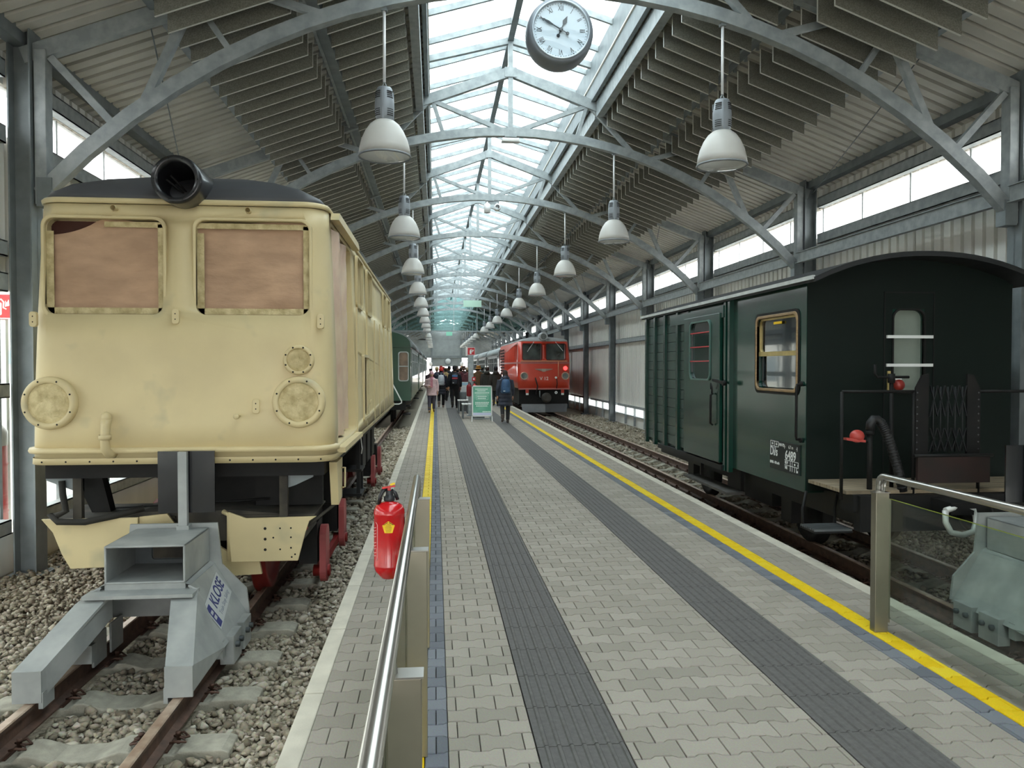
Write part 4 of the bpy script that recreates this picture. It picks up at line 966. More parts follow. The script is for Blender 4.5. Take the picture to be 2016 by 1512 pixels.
MB().tube([(ex-.01,ey,1.105),(ex-.03,ey-.01,1.10),(ex-.045,ey-.012,1.07),(ex-.05,ey-.012,1.03)], .010, 8).build('handle', blk, fe); MB().tube([(ex+.01,ey,1.10),(ex+.03,ey,1.085),(ex+.042,ey,1.05)], .009, 8).build('hose', blk, fe)
MB().beam((ex-.035,ey-.01,1.112),(ex+.03,ey-.005,1.122), .022, .008).build('lever', fred, fe); MB().box(ex-.008,ey-.012,1.07,ex+.008,ey+.012,1.118).build('valve_body', fred, fe)
yel = mat('tag_yellow', '#f0c51c', .5, 0, 0); MB().beam((ex+.005,ey-.01,1.127),(ex+.028,ey-.006,1.134), .026, .006).build('safety_seal', yel, fe)
# pentagon tag bent round the cylinder
def wrap(u, z, r=.0785): return (ex + r*math.sin(u/r), ey - r*math.cos(u/r), z)
n = 5; pent = [(.033*math.sin(2*math.pi*k/5), .925+.033*math.cos(2*math.pi*k/5)) for k in range(5)]
dens = []
for i in range(5):
    for q in range(4):
        a, b = pent[i], pent[(i+1)%5]; dens.append((a[0]+(b[0]-a[0])*q/4, a[1]+(b[1]-a[1])*q/4))
def patch(pts, r, nm, m, par=fe):
    c = (sum(p[0] for p in pts)/len(pts), sum(p[1] for p in pts)/len(pts)); vs = [wrap(*c, r)]; k = len(pts)
    for f in (.5, 1): vs += [wrap(c[0]+(u-c[0])*f, c[1]+(z-c[1])*f, r) for u,z in pts]
    fs = [(0,1+i,1+(i+1)%k) for i in range(k)] + [(1+i,1+k+i,1+k+(i+1)%k,1+(i+1)%k) for i in range(k)]
    return MB().add(vs, fs, True).build(nm, m, par, fix=False)
tg = patch(dens, .0785, 'inspection_tag', yel)
m = MB(); tink = mat('tag_ink','#5a4a10',.6,0,0)
for z, w in ((.942,.010),(.934,.014),(.926,.016),(.919,.016),(.912,.014),(.905,.012)): m.tube([wrap(-w,z,.0788),wrap(0,z,.0788),wrap(w,z,.0788)], .0009, 4)
m.tube([wrap(-.024,.938,.0788),wrap(-.003,.951,.0788)], .0018, 4); m.tube([wrap(.024,.938,.0788),wrap(.003,.951,.0788)], .0018, 4); m.build('tag_print', tink, tg)
m = MB(); wk = mat('print_pale','#e8b4b0',.5,0,0)   # pale outline print on the flank
u0, u1 = -.118, -.062
m.tube([wrap(u1,.935,.0782),wrap(u1,.765,.0782),wrap(u1-.008,.758,.0782),wrap(u0,.758,.0782)], .0012, 4); m.tube([wrap(u1,.935,.0782),wrap(u1-.01,.945,.0782),wrap(u0,.945,.0782)], .0012, 4)
for z in (.775,.79,.81,.825,.84,.87,.885,.90,.915): m.tube([wrap(u0,z,.0782),wrap(u0+.025,z,.0782),wrap(u1-.012,z+.006,.0782)], .0016, 4)
m.build('side_print', wk, fe)
MB().box(-.153,3.88,.90,-.141,3.92,.96).build('wall_bracket', inoxp, fe)
# ================================================================== DARK GREEN WAGON
green = mat('wagon_green', '#0f372d', .26, 0, .1, 1.6, hex2='#0c2e26', coat=.25, spec=.35, bump=.035, bscale=2.2)
green_shaded = mat('wagon_green_end_shaded', '#0a1713', .6, 0, .1, 2, spec=.2)  # darker copy of the green: weak light on the end put into colour
wroof = mat('wagon_roof_dark', '#1d2022', .6, .1, .15, 3); lightedge = mat('roof_edge_pale', '#c9ccc9', .5, .1, .1, 8)
brass = mat('brass', '#c7b277', .4, .6, .1, 9); woodf = mat('varnished_frame', '#a0825a', .4, .1, .2, 12, stretch=(1,1,6)); white = mat('white_paint', '#e6e8e6', .5, 0, .03)
dglass = mat('dark_window_glass', '#20262a', .03, 0, 0, coat=1.0, spec=1.0)
woodd = mat('deck_wood', '#9b8b73', .85, 0, .25, 8, stretch=(.6,6,1)); ringw = mat('worn_white_iron', '#d5d7d3', .5, .3, .1, 9)
wg = thing('green_wagon', 'dark green wooden railway van with open end platform and sliding door', 'railway wagon', (RTX, 9.1, ZR))
GX0, GX1, GY0, GY1 = 3.42, 5.46, 6.82, 12.12
wb_ = MB().box(GX0, GY0, .55, GX1, GY1, 2.50).build('body_box', green, wg)
c = MB(); c.prism(rrect(7.0,1.50,7.9,2.22,.07), 'yz', 3.3, 3.50); c.prism(rrect(4.265,1.48,4.565,2.25,.08), 'xz', 6.7, 6.90); cut(wb_, c)
# end face, its shade painted in by a darker green
e = MB().prism(rrect(4.265,1.48,4.565,2.25,.08), 'xz', 6.86, 6.87); e.build('end_door_pane', mat('door_pane','#7f8a80',.08,0,.1,3,coat=1), wb_)
rim(MB(), rrect(4.265,1.48,4.565,2.25,.08), 'xz', 6.80, 6.835, .014).build('door_window_frame', black, wb_)
for z in (2.00, 1.735): MB().box(4.19,6.785,z-.014,4.645,6.805,z+.014).build('window_guard_bar', white, wb_)
for a in ((4.17,.62,4.18,2.42),(4.66,.62,4.67,2.42)): MB().box(a[0],6.808,a[1],a[2],6.82,a[3]).build('door_edge', black, wb_)
MB().box(4.17,6.808,2.41,4.67,6.82,2.42).build('door_edge', black, wb_)
o = MB().box(4.205,6.80,1.49,4.235,6.815,1.68).build('lock_plate', brass, wb_); MB().box(4.21,6.76,1.60,4.32,6.79,1.625).build('door_handle', white, o)
# planked quarter
plankm = mat('plank_green', '#0f342b', .45, 0, .12, 6, coat=.25)
for k in range(14): MB().box(GX0-.018,10.12,.60+k*.134,GX0+.01,GY1,.60+k*.134+.128).build('plank', plankm, wg, bevel=.004)
for y in (12.09, 11.62, 11.10, 10.50): MB().box(GX0-.055,y-.04,.52,GX0+.0,y+.04,2.48).build('side_post', green, wg)
for y in (8.72, 8.60): MB().box(GX0-.05,y-.03,.50,GX0+.0,y+.03,2.50).build('side_post', green, wg)
MB().box(GX0-.06,8.74,2.30,GX0+.0,10.8,2.44).build('door_track', green, wg); MB().box(GX0-.07,8.75,.50,GX0-.01,11.35,.56).build('door_track', black, wg)
# sliding door
sd = MB().box(GX0-.075,8.82,.58,GX0-.03,10.12,2.36).build('sliding_door', green, wg, bevel=.006)
w = rrect(9.12,1.57,9.84,2.28,.08); c = MB(); c.prism(w, 'yz', 3.2, 3.37); cut(sd, c)
MB().prism(w, 'yz', 3.362, 3.368).build('door_pane', dglass, sd); rim(MB(), w, 'yz', 3.328, 3.35, .02).build('door_window_frame', mat('frame_teal','#4f7068',.4,.1,.1), sd)
for z in (1.79,1.97,2.15): MB().box(3.335,9.12,z-.007,3.345,9.84,z+.007).build('window_bar', mat('bar_red','#b5333a',.5,0,0), sd)
MB().tube([(3.33,8.98,1.02),(3.30,8.98,1.04),(3.30,8.98,1.38),(3.33,8.98,1.40)], .014, 8).build('door_handle', black, sd); MB().tube([(3.31,8.96,1.40),(3.30,8.93,1.46),(3.30,8.97,1.52),(3.31,9.0,1.45)], .008, 6).build('latch_link', black, sd)
MB().beam((3.33,8.62,1.53),(3.33,8.98,1.56), .03, .03).build('latch_bar', black, wg); MB().lathe([(.03,-.02),(.03,.02)], (3.32,8.60,1.53), 'x', 10, cap=True).build('latch_boss', black, wg)
# cab window with varnished frame
w = rrect(7.0,1.50,7.9,2.22,.07)
rim(MB(), w, 'yz', 3.402, 3.44, .03).build('side_window_frame', woodf, wb_, bevel=.006); rim(MB(), w, 'yz', 3.41, 3.43, .055).build('window_seal', black, wb_)
MB().prism(rrect(7.01,1.51,7.89,1.84,.06), 'yz', 3.462, 3.468).build('window_pane', dglass, wb_); MB().prism(rrect(7.01,1.86,7.89,2.21,.06), 'yz', 3.452, 3.458).build('window_pane', dglass, wb_)
MB().box(3.43,7.0,1.83,3.46,7.9,1.875).build('transom', brass, wb_); rim(MB(), rrect(7.02,1.87,7.88,2.20,.05), 'yz', 3.435, 3.452, .022).build('sash', brass, wb_)
MB().box(3.428,7.36,2.15,3.434,7.54,2.175).build('window_label', yel, wb_)
MB().tube([(3.42,6.90,1.55),(3.37,6.90,1.55),(3.365,6.90,1.52),(3.365,6.90,1.07),(3.37,6.90,1.04),(3.42,6.90,1.04)], .013, 8).build('grab_rail', black, wg)
for z in (1.56,1.03): MB().lathe([(.025,-.012),(.025,.012)], (3.415,6.90,z), 'x', 10, cap=True).build('rail_foot', black, wg)
# number board
sb = MB().box(3.408,6.92,.69,3.42,7.56,.98).build('number_board', mat('board_black','#151b1a',.5,0,.05), wg)
SIDE = (math.pi/2, 0, -math.pi/2)
def side_text(s, size, y, z, sx=1.0, bold=0.0): text('lettering', s, size, white, sb, (3.4065, y, z), SIDE, sx=sx, depth=.001, align='LEFT', bold=bold)
side_text('Di/s', .125, 7.55, .865, .85, .0015); side_text('6489', .125, 7.21, .855, .9, .0015); side_text('AW-PS', .045, 7.35, .945, .85); side_text('6.7 m', .045, 7.14, .94, .95); side_text('|-', .045, 7.23, .94); side_text('-|', .045, 6.98, .94)
side_text('80906  40 km/h', .04, 7.55, .755, .85); side_text('REV', .045, 7.215, .785, .9); side_text('NR', .045, 7.215, .735, .9); side_text('66', .04, 7.51, .945, .8); side_text('66', .04, 7.42, .945, .8); side_text('88', .03, 7.02, .782, .8); side_text('8', .03, 6.95, .782, .8); side_text('08', .03, 6.965, .72, .8)
m = MB()
for (ya,za,yb_,zb) in ((7.54,.97,7.36,.97),(7.54,.918,7.36,.918),(7.54,.97,7.54,.918),(7.36,.97,7.36,.918),(7.45,.97,7.45,.918),(7.22,.81,6.935,.81),(7.22,.76,6.935,.76),(6.935,.81,6.935,.76),(7.10,.81,7.10,.71),(7.06,.81,7.06,.71),(7.01,.76,7.01,.71),(6.97,.76,6.97,.71)):
    m.beam((3.407,ya,za),(3.407,yb_,zb), .003, .005)
m.build('board_lines', white, sb)
text('lettering', 'Hd 5', .05, white, wg, (5.12, 6.8185, .90), FRONT, depth=.001); text('lettering', 'I', .045, white, wg, (5.02, 6.8185, .90), FRONT, depth=.001)
# roof
n = 16; rp = []
for i in range(n+1):
    a = -1 + 2*i/n; rp.append((RTX + 1.09*a, 2.52 + .24*(1-abs(a)**2.2)))
rp2 = [(x, z-.045) for x, z in rp[::-1]]
MB().prism(rp + rp2, 'xz', 6.52, 12.28).build('roof', wroof, wg)
MB().prism([(GX0,2.48)] + [(x, z-.04) for x, z in rp[1:-1]] + [(GX1,2.48)], 'xz', GY0-.001, GY1).build('end_gable', green_shaded, wg)
MB().box(3.335,6.55,2.50,3.36,12.28,2.535).build('roof_edge', lightedge, wg)
MB().box(GX0+.005,GY0-.006,.56,GX1-.005,GY0+.001,1.47).build('end_sheet', green_shaded, wg); MB().box(GX0+.005,GY0-.006,1.47,4.255,GY0+.001,2.49).build('end_sheet', green_shaded, wg); MB().box(4.575,GY0-.006,1.47,GX1-.005,GY0+.001,2.49).build('end_sheet', green_shaded, wg); MB().box(4.255,GY0-.006,2.26,4.575,GY0+.001,2.49).build('end_sheet', green_shaded, wg)
# end platform
for k in range(6): MB().box(3.44,6.14+k*.112,.645,5.44,6.245+k*.112,.675).build('deck_board', woodd, wg)
MB().box(3.52,6.06,.34,5.36,6.16,.64).build('buffer_beam', black, wg); MB().box(3.6,6.1,.36,3.72,12.0,.58).build('sole_bar', black, wg); MB().box(5.16,6.1,.36,5.28,12.0,.58).build('sole_bar', black, wg)
MB().box(3.48,6.10,.50,3.70,6.30,.645).build('corner_bracket', black, wg)
for x in (3.40, 4.04, 4.63, 5.44): MB().tube([(x,6.15,.60),(x,6.15,1.51)], .014, 8).build('rail_upright', black, wg)
for x0, x1 in ((3.40,4.04),(4.63,5.44)): MB().tube([(x0,6.15,1.51),(x1,6.15,1.51)], .013, 8).build('platform_rail', black, wg)
for x0, x1, s in ((4.045,4.16,1),(4.51,4.625,-1)):
    a, b = (x0,x1) if s > 0 else (x1,x0)
    MB().prism([(a,.97),(b,.97),(b,1.66),((a+b)/2,1.65),(a,1.54)], 'xz', 6.13, 6.15).build('gangway_plate', black, wg)
    m = MB()
    for k in range(9): m.lathe([(.008,6.128),(.001,6.124)], (a+.012*s,0,1.02+k*.06), 'y', 6)
    m.build('rivet', mat('rivet_dark','#4a4d4f',.5,.3,0), wg)
lat = mat('lattice_iron', '#2c2e30', .5, .4, .1)
for k in range(5):
    xa = 4.17 + k*.066
    for zz, hh in ((1.30,.26),(1.0,.20)):
        MB().beam((xa,6.13,zz),(xa+.066,6.13,zz+hh), .006, .016, up=(0,1,0)).build('scissor_bar', lat, wg); MB().beam((xa+.066,6.125,zz),(xa,6.125,zz+hh), .006, .016, up=(0,1,0)).build('scissor_bar', lat, wg)
    MB().tube([(xa+.033,6.13,1.0),(xa+.033,6.13,1.55)], .006, 6).build('gate_rod', lat, wg)
MB().box(4.03,6.07,.74,4.68,6.10,.965).build('bridge_plate', mat('rusted_black','#241d1b',.7,.2,.4,5,hex2='#33201d'), wg); MB().tube([(4.0,6.08,.97),(4.71,6.08,.97)], .016, 8).build('hinge_bar', black, wg)
# hand brake
MB().tube([(3.94,6.30,.66),(3.93,6.30,1.62)], .017, 10).build('brake_column', black, wg)
MB().tube([(3.78,6.30,1.74),(3.78,6.30,1.66),(3.80,6.30,1.63),(3.93,6.30,1.63),(4.09,6.30,1.63)], .012, 8).build('brake_crank', black, wg); MB().ell((4.02,6.33,1.56), .05,.04,.05).build('red_grip', mat('grip_red','#8f2a22',.4,0,.05), wg)
MB().lathe([(.03,1.58),(.03,1.66)], (3.93,6.30,0), 'z', 12, cap=True).build('crank_boss', black, wg)
# steam heating hose and red cap
rub = mat('rubber_hose', '#17181a', .55, 0, .1)
MB().tube([(3.68,6.2,.67),(3.68,6.2,1.20)], .022, 10).build('heating_pipe', black, wg)
hp = [(3.68,6.2,1.18),(3.685,6.2,1.24),(3.71,6.2,1.275),(3.745,6.2,1.27),(3.78,6.2,1.24),(3.815,6.19,1.17),(3.85,6.18,1.07),(3.885,6.17,.95),(3.92,6.16,.82),(3.95,6.15,.66)]
MB().tube(hp, .037, 14).build('heating_hose', rub, wg)
for i in range(24):
    t_ = .42 + .58*i/24; j = t_*(len(hp)-1); k = int(j); f = j-k; p = Vector(hp[k]).lerp(Vector(hp[min(k+1,len(hp)-1)]), f); d = (Vector(hp[min(k+1,len(hp)-1)])-Vector(hp[k])).normalized()*.006
    MB().tube([p-d, p+d], .041, 12).build('hose_ring', rub, wg)
MB().lathe([(.035,1.14),(.035,1.18)], (3.68,6.2,0), 'z', 10, cap=True).build('pipe_flange', black, wg)
MB().tube([(3.67,6.2,1.085),(3.60,6.2,1.09)], .010, 6).build('cap_bracket', black, wg)
rc = mat('cap_red','#b4423a',.45,0,.06); MB().ell((3.565,6.2,1.13), .062,.05,.055, 18, 12).build('tail_lamp_cap', rc, wg); MB().prism([(3.50,1.115),(3.445,1.118),(3.45,1.10),(3.51,1.09),(3.62,1.08),(3.62,1.10)], 'xz', 6.16, 6.24).build('cap_peak', rc, wg)
# coupling, steps, wheels
MB().tube([(4.09,5.80,.56),(4.08,5.78,.47),(4.12,5.77,.39),(4.22,5.77,.365),(4.32,5.78,.39),(4.36,5.80,.47),(4.35,5.82,.56),(4.22,5.83,.585),(4.09,5.80,.56)], .024, 10).build('coupling_link', ringw, wg); MB().box(4.14,5.80,.52,4.40,6.10,.62).build('coupling_head', black, wg)
MB().lathe([(.12,5.86),(.14,5.86),(.14,5.91),(.06,5.93),(.06,6.07)], (4.42,0,.50), 'y', 20, cap=True).build('centre_buffer', black, wg)
gr = mat('grating_grey', '#6b7072', .5, .5, .15)
fs_ = MB().box(3.22,6.24,.295,3.56,6.52,.31).build('foot_step', black, wg)
for k in range(8): MB().box(3.22,6.25+k*.035,.31,3.56,6.262+k*.035,.328).build('grate_bar', gr, fs_)
for x in (3.24, 3.54): MB().tube([(x,6.5,.30),(x+.02,6.55,.45),(x+.08,6.6,.60)], .012, 6).build('step_hanger', black, wg)
sb2 = MB().box(3.34,8.55,.24,3.56,10.1,.27).build('step_board', mat('step_wood','#4a4743',.8,0,.2,8), wg)
for y in (8.65, 10.0): MB().box(3.54,y-.02,.26,3.58,y+.02,.58).build('step_hanger', black, wg)
def wwheel(par, x0, x1, y, r, m, m2):
    for x, s in ((x0,-1),(x1,1)):
        MB().lathe([(.002,x+s*.03),(.06,x+s*.035),(r*.75,x+s*.02),(r*.8,x+s*.045),(r,x+s*.045),(r,x-s*.03),(r+.025,x-s*.035),(r+.025,x-s*.055),(.05,x-s*.05),(.002,x-s*.05)], (0,y,ZR+r), 'x', 30).build('wheel', m, par)
    MB().tube([(x0,y,ZR+r),(x1,y,ZR+r)], .05, 10).build('axle', m2, par)
for y in (7.9, 11.0):
    wwheel(wg, RTX-.4, RTX+.4, y, .33, black, black)
    for s in (-1,1):
        MB().box(RTX+s*.62-.07,y-.12,.06,RTX+s*.62+.07,y+.12,.36).build('axle_guard', black, wg)
        for k in range(5): MB().box(RTX+s*.62-.04,y-.45+.07*k,.42+.014*k-.03,RTX+s*.62+.04,y+.45-.07*k,.432+.014*k-.03).build('leaf_spring', black, wg)
MB().box(4.0,8.8,.05,4.9,10.2,.36).build('under_tank', black, wg)
# ================================================================== RED LOCOMOTIVE
red = mat('loco_red', '#d6432c', .35, 0, .06, 1.5, coat=.35); redr = mat('loco_roof_silver', '#b9bcbd', .4, .3, .06); pale = mat('red_band', '#c0706a', .4, 0, .05)
rl = thing('red_locomotive', 'bright red diesel locomotive number V 12 with grey roof', 'locomotive', (4.36, 35, ZR))
RX0, RX1, RY0, RY1 = 3.30, 5.42, 30.7, 39.7; RCX = 4.36
def rplan(z, yf=0.0, ins=0.0, r=.14):
    pts = []; x0, x1, y0, y1 = RX0+ins, RX1-ins, RY0+yf, RY1-ins
    for cx_, cy_, a0 in ((x1-r,y0+r,-90),(x1-r,y1-r,0),(x0+r,y1-r,90),(x0+r,y0+r,180)):
        for i in range(5): a = math.radians(a0+22.5*i); pts.append((cx_+r*math.cos(a), cy_+r*math.sin(a), z))
    return pts
rb = MB().loft([rplan(z, yf, i) for z, yf, i in ((.86,0,0),(1.2,0,0),(1.95,0,0),(2.2,.04,.01),(2.74,.16,.05))], True, True).build('body_shell', red, rl)
RW = [rrect(3.50,2.0,4.25,2.64,.06), rrect(4.46,2.0,5.22,2.64,.06)]
c = MB()
for w in RW: c.prism(w, 'xz', 30.5, 30.98)
for a, b in ((31.25,31.75),(31.85,32.3)): c.prism(rrect(a,1.75,b,2.62,.05), 'yz', 3.1, 3.42)
cut(rb, c)
rg = mat('cab_glass', '#55605c', .05, 0, .4, 2.5, hex2='#2a312f', coat=1)
for w in RW:
    MB().prism(w, 'xz', 30.90, 30.91).build('windscreen', rg, rb); rim(MB(), w, 'xz', 30.70, 30.86, .02).build('windscreen_seal', mat('seal_dark','#5a1713',.6,0,0), rb)
for a, b in ((31.25,31.75),(31.85,32.3)): MB().prism(rrect(a,1.75,b,2.62,.05), 'yz', 3.40, 3.41).build('side_window', rg, rb)
MB().beam((3.95,30.76,2.72),(3.68,30.72,2.32), .02, .02).build('wiper', white, rl); MB().beam((4.83,30.76,2.72),(5.13,30.72,2.36), .02, .02).build('wiper', white, rl)
for x0, x1 in ((3.45,4.3),): pass
MB().box(RX0+.12,30.66,1.93,RX1-.12,30.705,1.965).build('grab_bar', mat('bar_tan','#d2a07a',.5,.1,0), rl)
MB().loft([rplan(1.84,-.004,-.004), rplan(1.91,-.004,-.004)], False, True).build('waist_band', pale, rl)
MB().tube([(4.94,30.67,1.93),(4.94,30.67,1.40),(4.92,30.67,1.30)], .02, 8).build('air_pipe', mat('pipe_salmon','#d98a6a',.5,0,0), rl)
MB().lathe([(.002,30.60),(.04,30.60),(.05,30.68)], (4.84,0,1.28), 'y', 12).build('air_cock', white, rl)
# wing emblem
em_ = mat('emblem_silver', '#b8a79a', .4, .4, .05)
o = MB().prism([(3.97,1.64),(4.72,1.64),(4.68,1.61),(4.56,1.575),(4.46,1.555),(4.42,1.53),(4.345,1.515),(4.27,1.53),(4.23,1.555),(4.13,1.575),(4.01,1.61)], 'xz', 30.685, 30.70).build('wing_emblem', em_, rl)
for s in (-1,1):
    for k in range(4): MB().beam((4.345+s*.08,30.682,1.545+k*.025),(4.345+s*(.22+.045*k),30.682,1.565+k*.022), .006, .006).build('emblem_groove', mat('emblem_dark','#7b4038',.5,0,0), o)
text('number_lettering', 'V 12', .19, mat('number_pale','#f0e0d8',.5,0,0), rl, (4.36, 30.695, 1.24), FRONT, depth=.004, bold=.002)
for x in (3.55, 5.22):
    h = MB().lathe([(.16,30.72),(.16,30.64),(.13,30.62),(.12,30.64)], (x,0,1.35), 'y', 24).build('headlight', mat('light_ring','#c9a58f',.3,.4,0), rl); MB().lathe([(.002,30.645),(.12,30.65)], (x,0,1.35), 'y', 20).build('light_lens', mat('lens_grey','#8a8f8c',.1,.3,.2,20,coat=1), h)
h = MB().lathe([(.10,30.72),(.10,30.65),(.085,30.65)], (5.22,0,1.66), 'y', 20).build('tail_light', red, rl); MB().lathe([(.002,30.652),(.085,30.655)], (5.22,0,1.66), 'y', 20).build('tail_lens', mat('tail_red_lit','#ff2a2a',.3,0,0,emit=1.0), h)
rr = []
for z, i, yf in ((2.74,.0,.16),(2.80,.03,.18),(2.86,.25,.30),(2.92,.55,.5),(2.95,.85,.8)):
    k = rplan(2.74,.16,.05); rr.append([(RCX+(p[0]-RCX)*(1-i/1.05), min(max(p[1], RY0+yf), RY1-.05), z) for p in k])
MB().loft(rr, True, True).build('roof', redr, rl)
h = MB().lathe([(.12,30.74),(.17,30.74),(.18,30.80),(.17,31.2)], (4.34,0,2.94), 'y', 28).build('roof_headlight', redr, rl); MB().lathe([(.002,30.76),(.125,30.76)], (4.34,0,2.94), 'y', 20).build('light_lens', mat('lens_grey','#8a8f8c'), h)
MB().lathe([(.06,2.88),(.06,3.08),(.08,3.08),(.08,3.16),(.02,3.18)], (3.85,32.2,0), 'z', 14).build('roof_horn', black, rl)
dk = mat('slot_dark','#3a1511',.7,0,0)
for r_ in range(9):
    for q in range(5): MB().box(3.285,36.8+q*.45,1.35+r_*.14,3.30,37.1+q*.45,1.43+r_*.14).build('louvre_slot', dk, rb)
MB().box(RX0+.06,30.85,.20,RX1-.06,39.5,.88).build('underframe', black, rl); MB().box(RX0+.02,30.68,.80,RX1-.02,30.72,.86).build('lower_edge', pale, rl)
for x in (3.68, 5.12): MB().box(x-.06,30.72,.66,x+.06,30.82,.86).build('jack_block', red, rl); MB().box(x-.05,30.70,.58,x+.05,30.78,.66).build('jack_pad', white, rl)
MB().lathe([(.10,30.42),(.20,30.42),(.20,30.47),(.08,30.52),(.08,30.86)], (4.42,0,.48), 'y', 20, cap=True).build('centre_buffer', mat('buffer_iron','#4a4643',.5,.4,.2), rl)
MB().tube([(4.0,30.66,1.28),(4.04,30.6,1.1),(4.08,30.58,.95),(4.06,30.62,.78),(4.02,30.66,.62)], .025, 8).build('brake_hose', rub, rl); MB().tube([(4.86,30.64,1.25),(4.88,30.6,1.05),(4.87,30.66,.85)], .018, 8).build('brake_hose', rub, rl)
MB().tube([(4.18,30.7,.75),(4.18,30.66,.52),(4.22,30.66,.48)], .022, 8).build('coupling_chain', STEELD, rl); MB().lathe([(.02,30.70),(.06,30.70)], (4.85,0,.68), 'y', 10).build('cock_white', white, rl)
pg = mat('plough_grey','#8a8c90',.5,.2,.06); pgd = mat('plough_grey_dark','#5a5c60',.5,.2,.06)
MB().prism([(3.44,.22),(4.40,.22),(4.40,-.11),(3.48,-.11)], 'xz', 30.62, 30.68).build('plough_plate', pg, rl); MB().add([(4.40,30.62,.22),(5.32,30.80,.22),(5.30,30.80,-.11),(4.40,30.62,-.11),(4.40,30.68,.22),(5.32,30.86,.22),(5.30,30.86,-.11),(4.40,30.68,-.11)], [(0,1,2,3),(7,6,5,4),(0,4,5,1),(1,5,6,2),(2,6,7,3),(3,7,4,0)]).build('plough_plate', pgd, rl)
for y in (32, 33.4, 37, 38.4): wwheel(rl, RTX-.4, RTX+.4, y, .4, black, black)
# ================================================================== PASSENGER COACHES
def coach(cx, y0, L, col, colname, label, roofcol, name='passenger_coach', hw=1.07):
    t = thing(name, label, 'railway coach', (cx, y0+L/2, ZR)); x0, x1 = cx-hw, cx+hw
    b = MB().box(x0, y0+.02, .62, x1, y0+L-.02, 2.38).build('body_box', col, t)
    w = []; n = int((L-2.4)/1.25); c = MB(); pitch = (L-2.4)/n
    for k in range(n):
        ya = y0+1.2+k*pitch+.17; w.append((ya, ya+pitch-.34))
    for a, bb in w:
        for xa, xb in ((x0-.1,x0+.05),(x1-.05,x1+.1)): c.prism(rrect(a,1.40,bb,2.2,.05,2), 'yz', xa, xb)
    for xa, xb in ((x0-.1,x0+.06),(x1-.06,x1+.1)):
        for ya in (y0+.18, y0+L-.98): c.prism(rrect(ya,.68,ya+.80,2.3,.03,2), 'yz', xa, xb)
    c.prism(rrect(cx+.70,1.28,cx+.98,2.18,.07,3), 'xz', y0-.1, y0+.07)
    cut(b, c)
    for a, bb in w:
        for s, xa in ((-1,x0),(1,x1)):
            MB().prism(rrect(a+.005,1.41,bb-.005,2.195,.05,2), 'yz', xa-s*.045, xa-s*.04).build('window_pane', coachglass, t); rim(MB(), rrect(a,1.40,bb,2.2,.05,2), 'yz', xa-s*.03, xa+s*.012, .018).build('window_frame', alu, t); MB().box(min(xa-s*.035,xa+s*.005),a,1.90,max(xa-s*.035,xa+s*.005),bb,1.925).build('window_transom', alu, t)
    for s, xa in ((-1,x0),(1,x1)):
        for ya in (y0+.18, y0+L-.98):
            d = MB().box(min(xa-s*.05,xa-s*.02),ya+.01,.69,max(xa-s*.05,xa-s*.02),ya+.79,2.29).build('coach_door', col, t); MB().prism(rrect(ya+.18,1.45,ya+.62,2.15,.05,2), 'yz', xa-s*.02, xa-s*.014).build('door_pane', coachglass, d)
            MB().tube([(xa,ya-.05,1.1),(xa+s*.04,ya-.05,1.12),(xa+s*.04,ya-.05,1.85),(xa,ya-.05,1.87)], .014, 6).build('grab_rail', alu, t)
    MB().prism(rrect(cx+.705,1.285,cx+.975,2.175,.07,3), 'xz', y0+.055, y0+.06).build('end_pane', mat('curtain_brown','#8d7664',.4,0,.2,4,coat=.6), t); rim(MB(), rrect(cx+.70,1.28,cx+.98,2.18,.07,3), 'xz', y0-.0, y0+.04, .03).build('end_window_frame', alu, t); MB().box(cx+.70,y0+.01,1.72,cx+.98,y0+.05,1.75).build('end_transom', alu, t)
    n = 14; rp = [(cx+(hw+.05)*math.cos(math.pi*(1-i/n)), 2.36+.55*math.sin(math.pi*i/n)**.75) for i in range(n+1)]
    MB().prism(rp, 'xz', y0-.03, y0+L+.03, smooth=True).build('roof', roofcol, t)
    MB().prism([(cx+(p[0]-cx)*.96, 2.36+(p[1]-2.36)*.94) for p in rp], 'xz', y0-.04, y0-.02).build('end_gable', col, t)
    MB().tube([(cx+.30,y0-.02,1.42),(cx+.36,y0-.10,1.43),(cx+.40,y0-.10,1.35),(cx+.78,y0-.10,.62),(cx+.78,y0-.10,.56),(cx+.70,y0-.10,.52),(cx+.40,y0-.08,.52)], .02, 8).build('end_handrail', white, t)
    MB().box(cx-.9,y0+.1,.32,cx+.9,y0+L-.1,.62).build('underframe', black, t); MB().lathe([(.08,y0-.45),(.17,y0-.45),(.17,y0-.40),(.07,y0-.36),(.07,y0+.15)], (cx,0,.48), 'y', 16, cap=True).build('centre_buffer', black, t)
    for z in (.15,.42): MB().box(x1-.28,y0+.25,z,x1-.02,y0+.9,z+.04).build('foot_step', black, t)
    for yy in (y0+1.6, y0+2.9, y0+L-2.9, y0+L-1.6): wwheel(t, cx-.4, cx+.4, yy, .33, black, black)
    return t
coachglass = mat('coach_glass', '#6f7b7c', .06, 0, .3, 1.5, hex2='#3c4546', coat=1); alu = mat('alu_frame', '#aab2b0', .4, .5, .05)
cgreen = mat('coach_green', '#1f4634', .3, 0, .06, 1, coat=.4); groof = mat('coach_roof_grey', '#7c8586', .5, .2, .08); lroof = mat('coach_roof_pale', '#b4b8b9', .5, .2, .08); cdark = mat('coach_dark', '#3a3c3b', .35, 0, .1, 1, coat=.3)
c1 = coach(LTX, 25.0, 11.5, cgreen, 'green', 'green passenger coach with white end handrail behind the cream locomotive', groof)
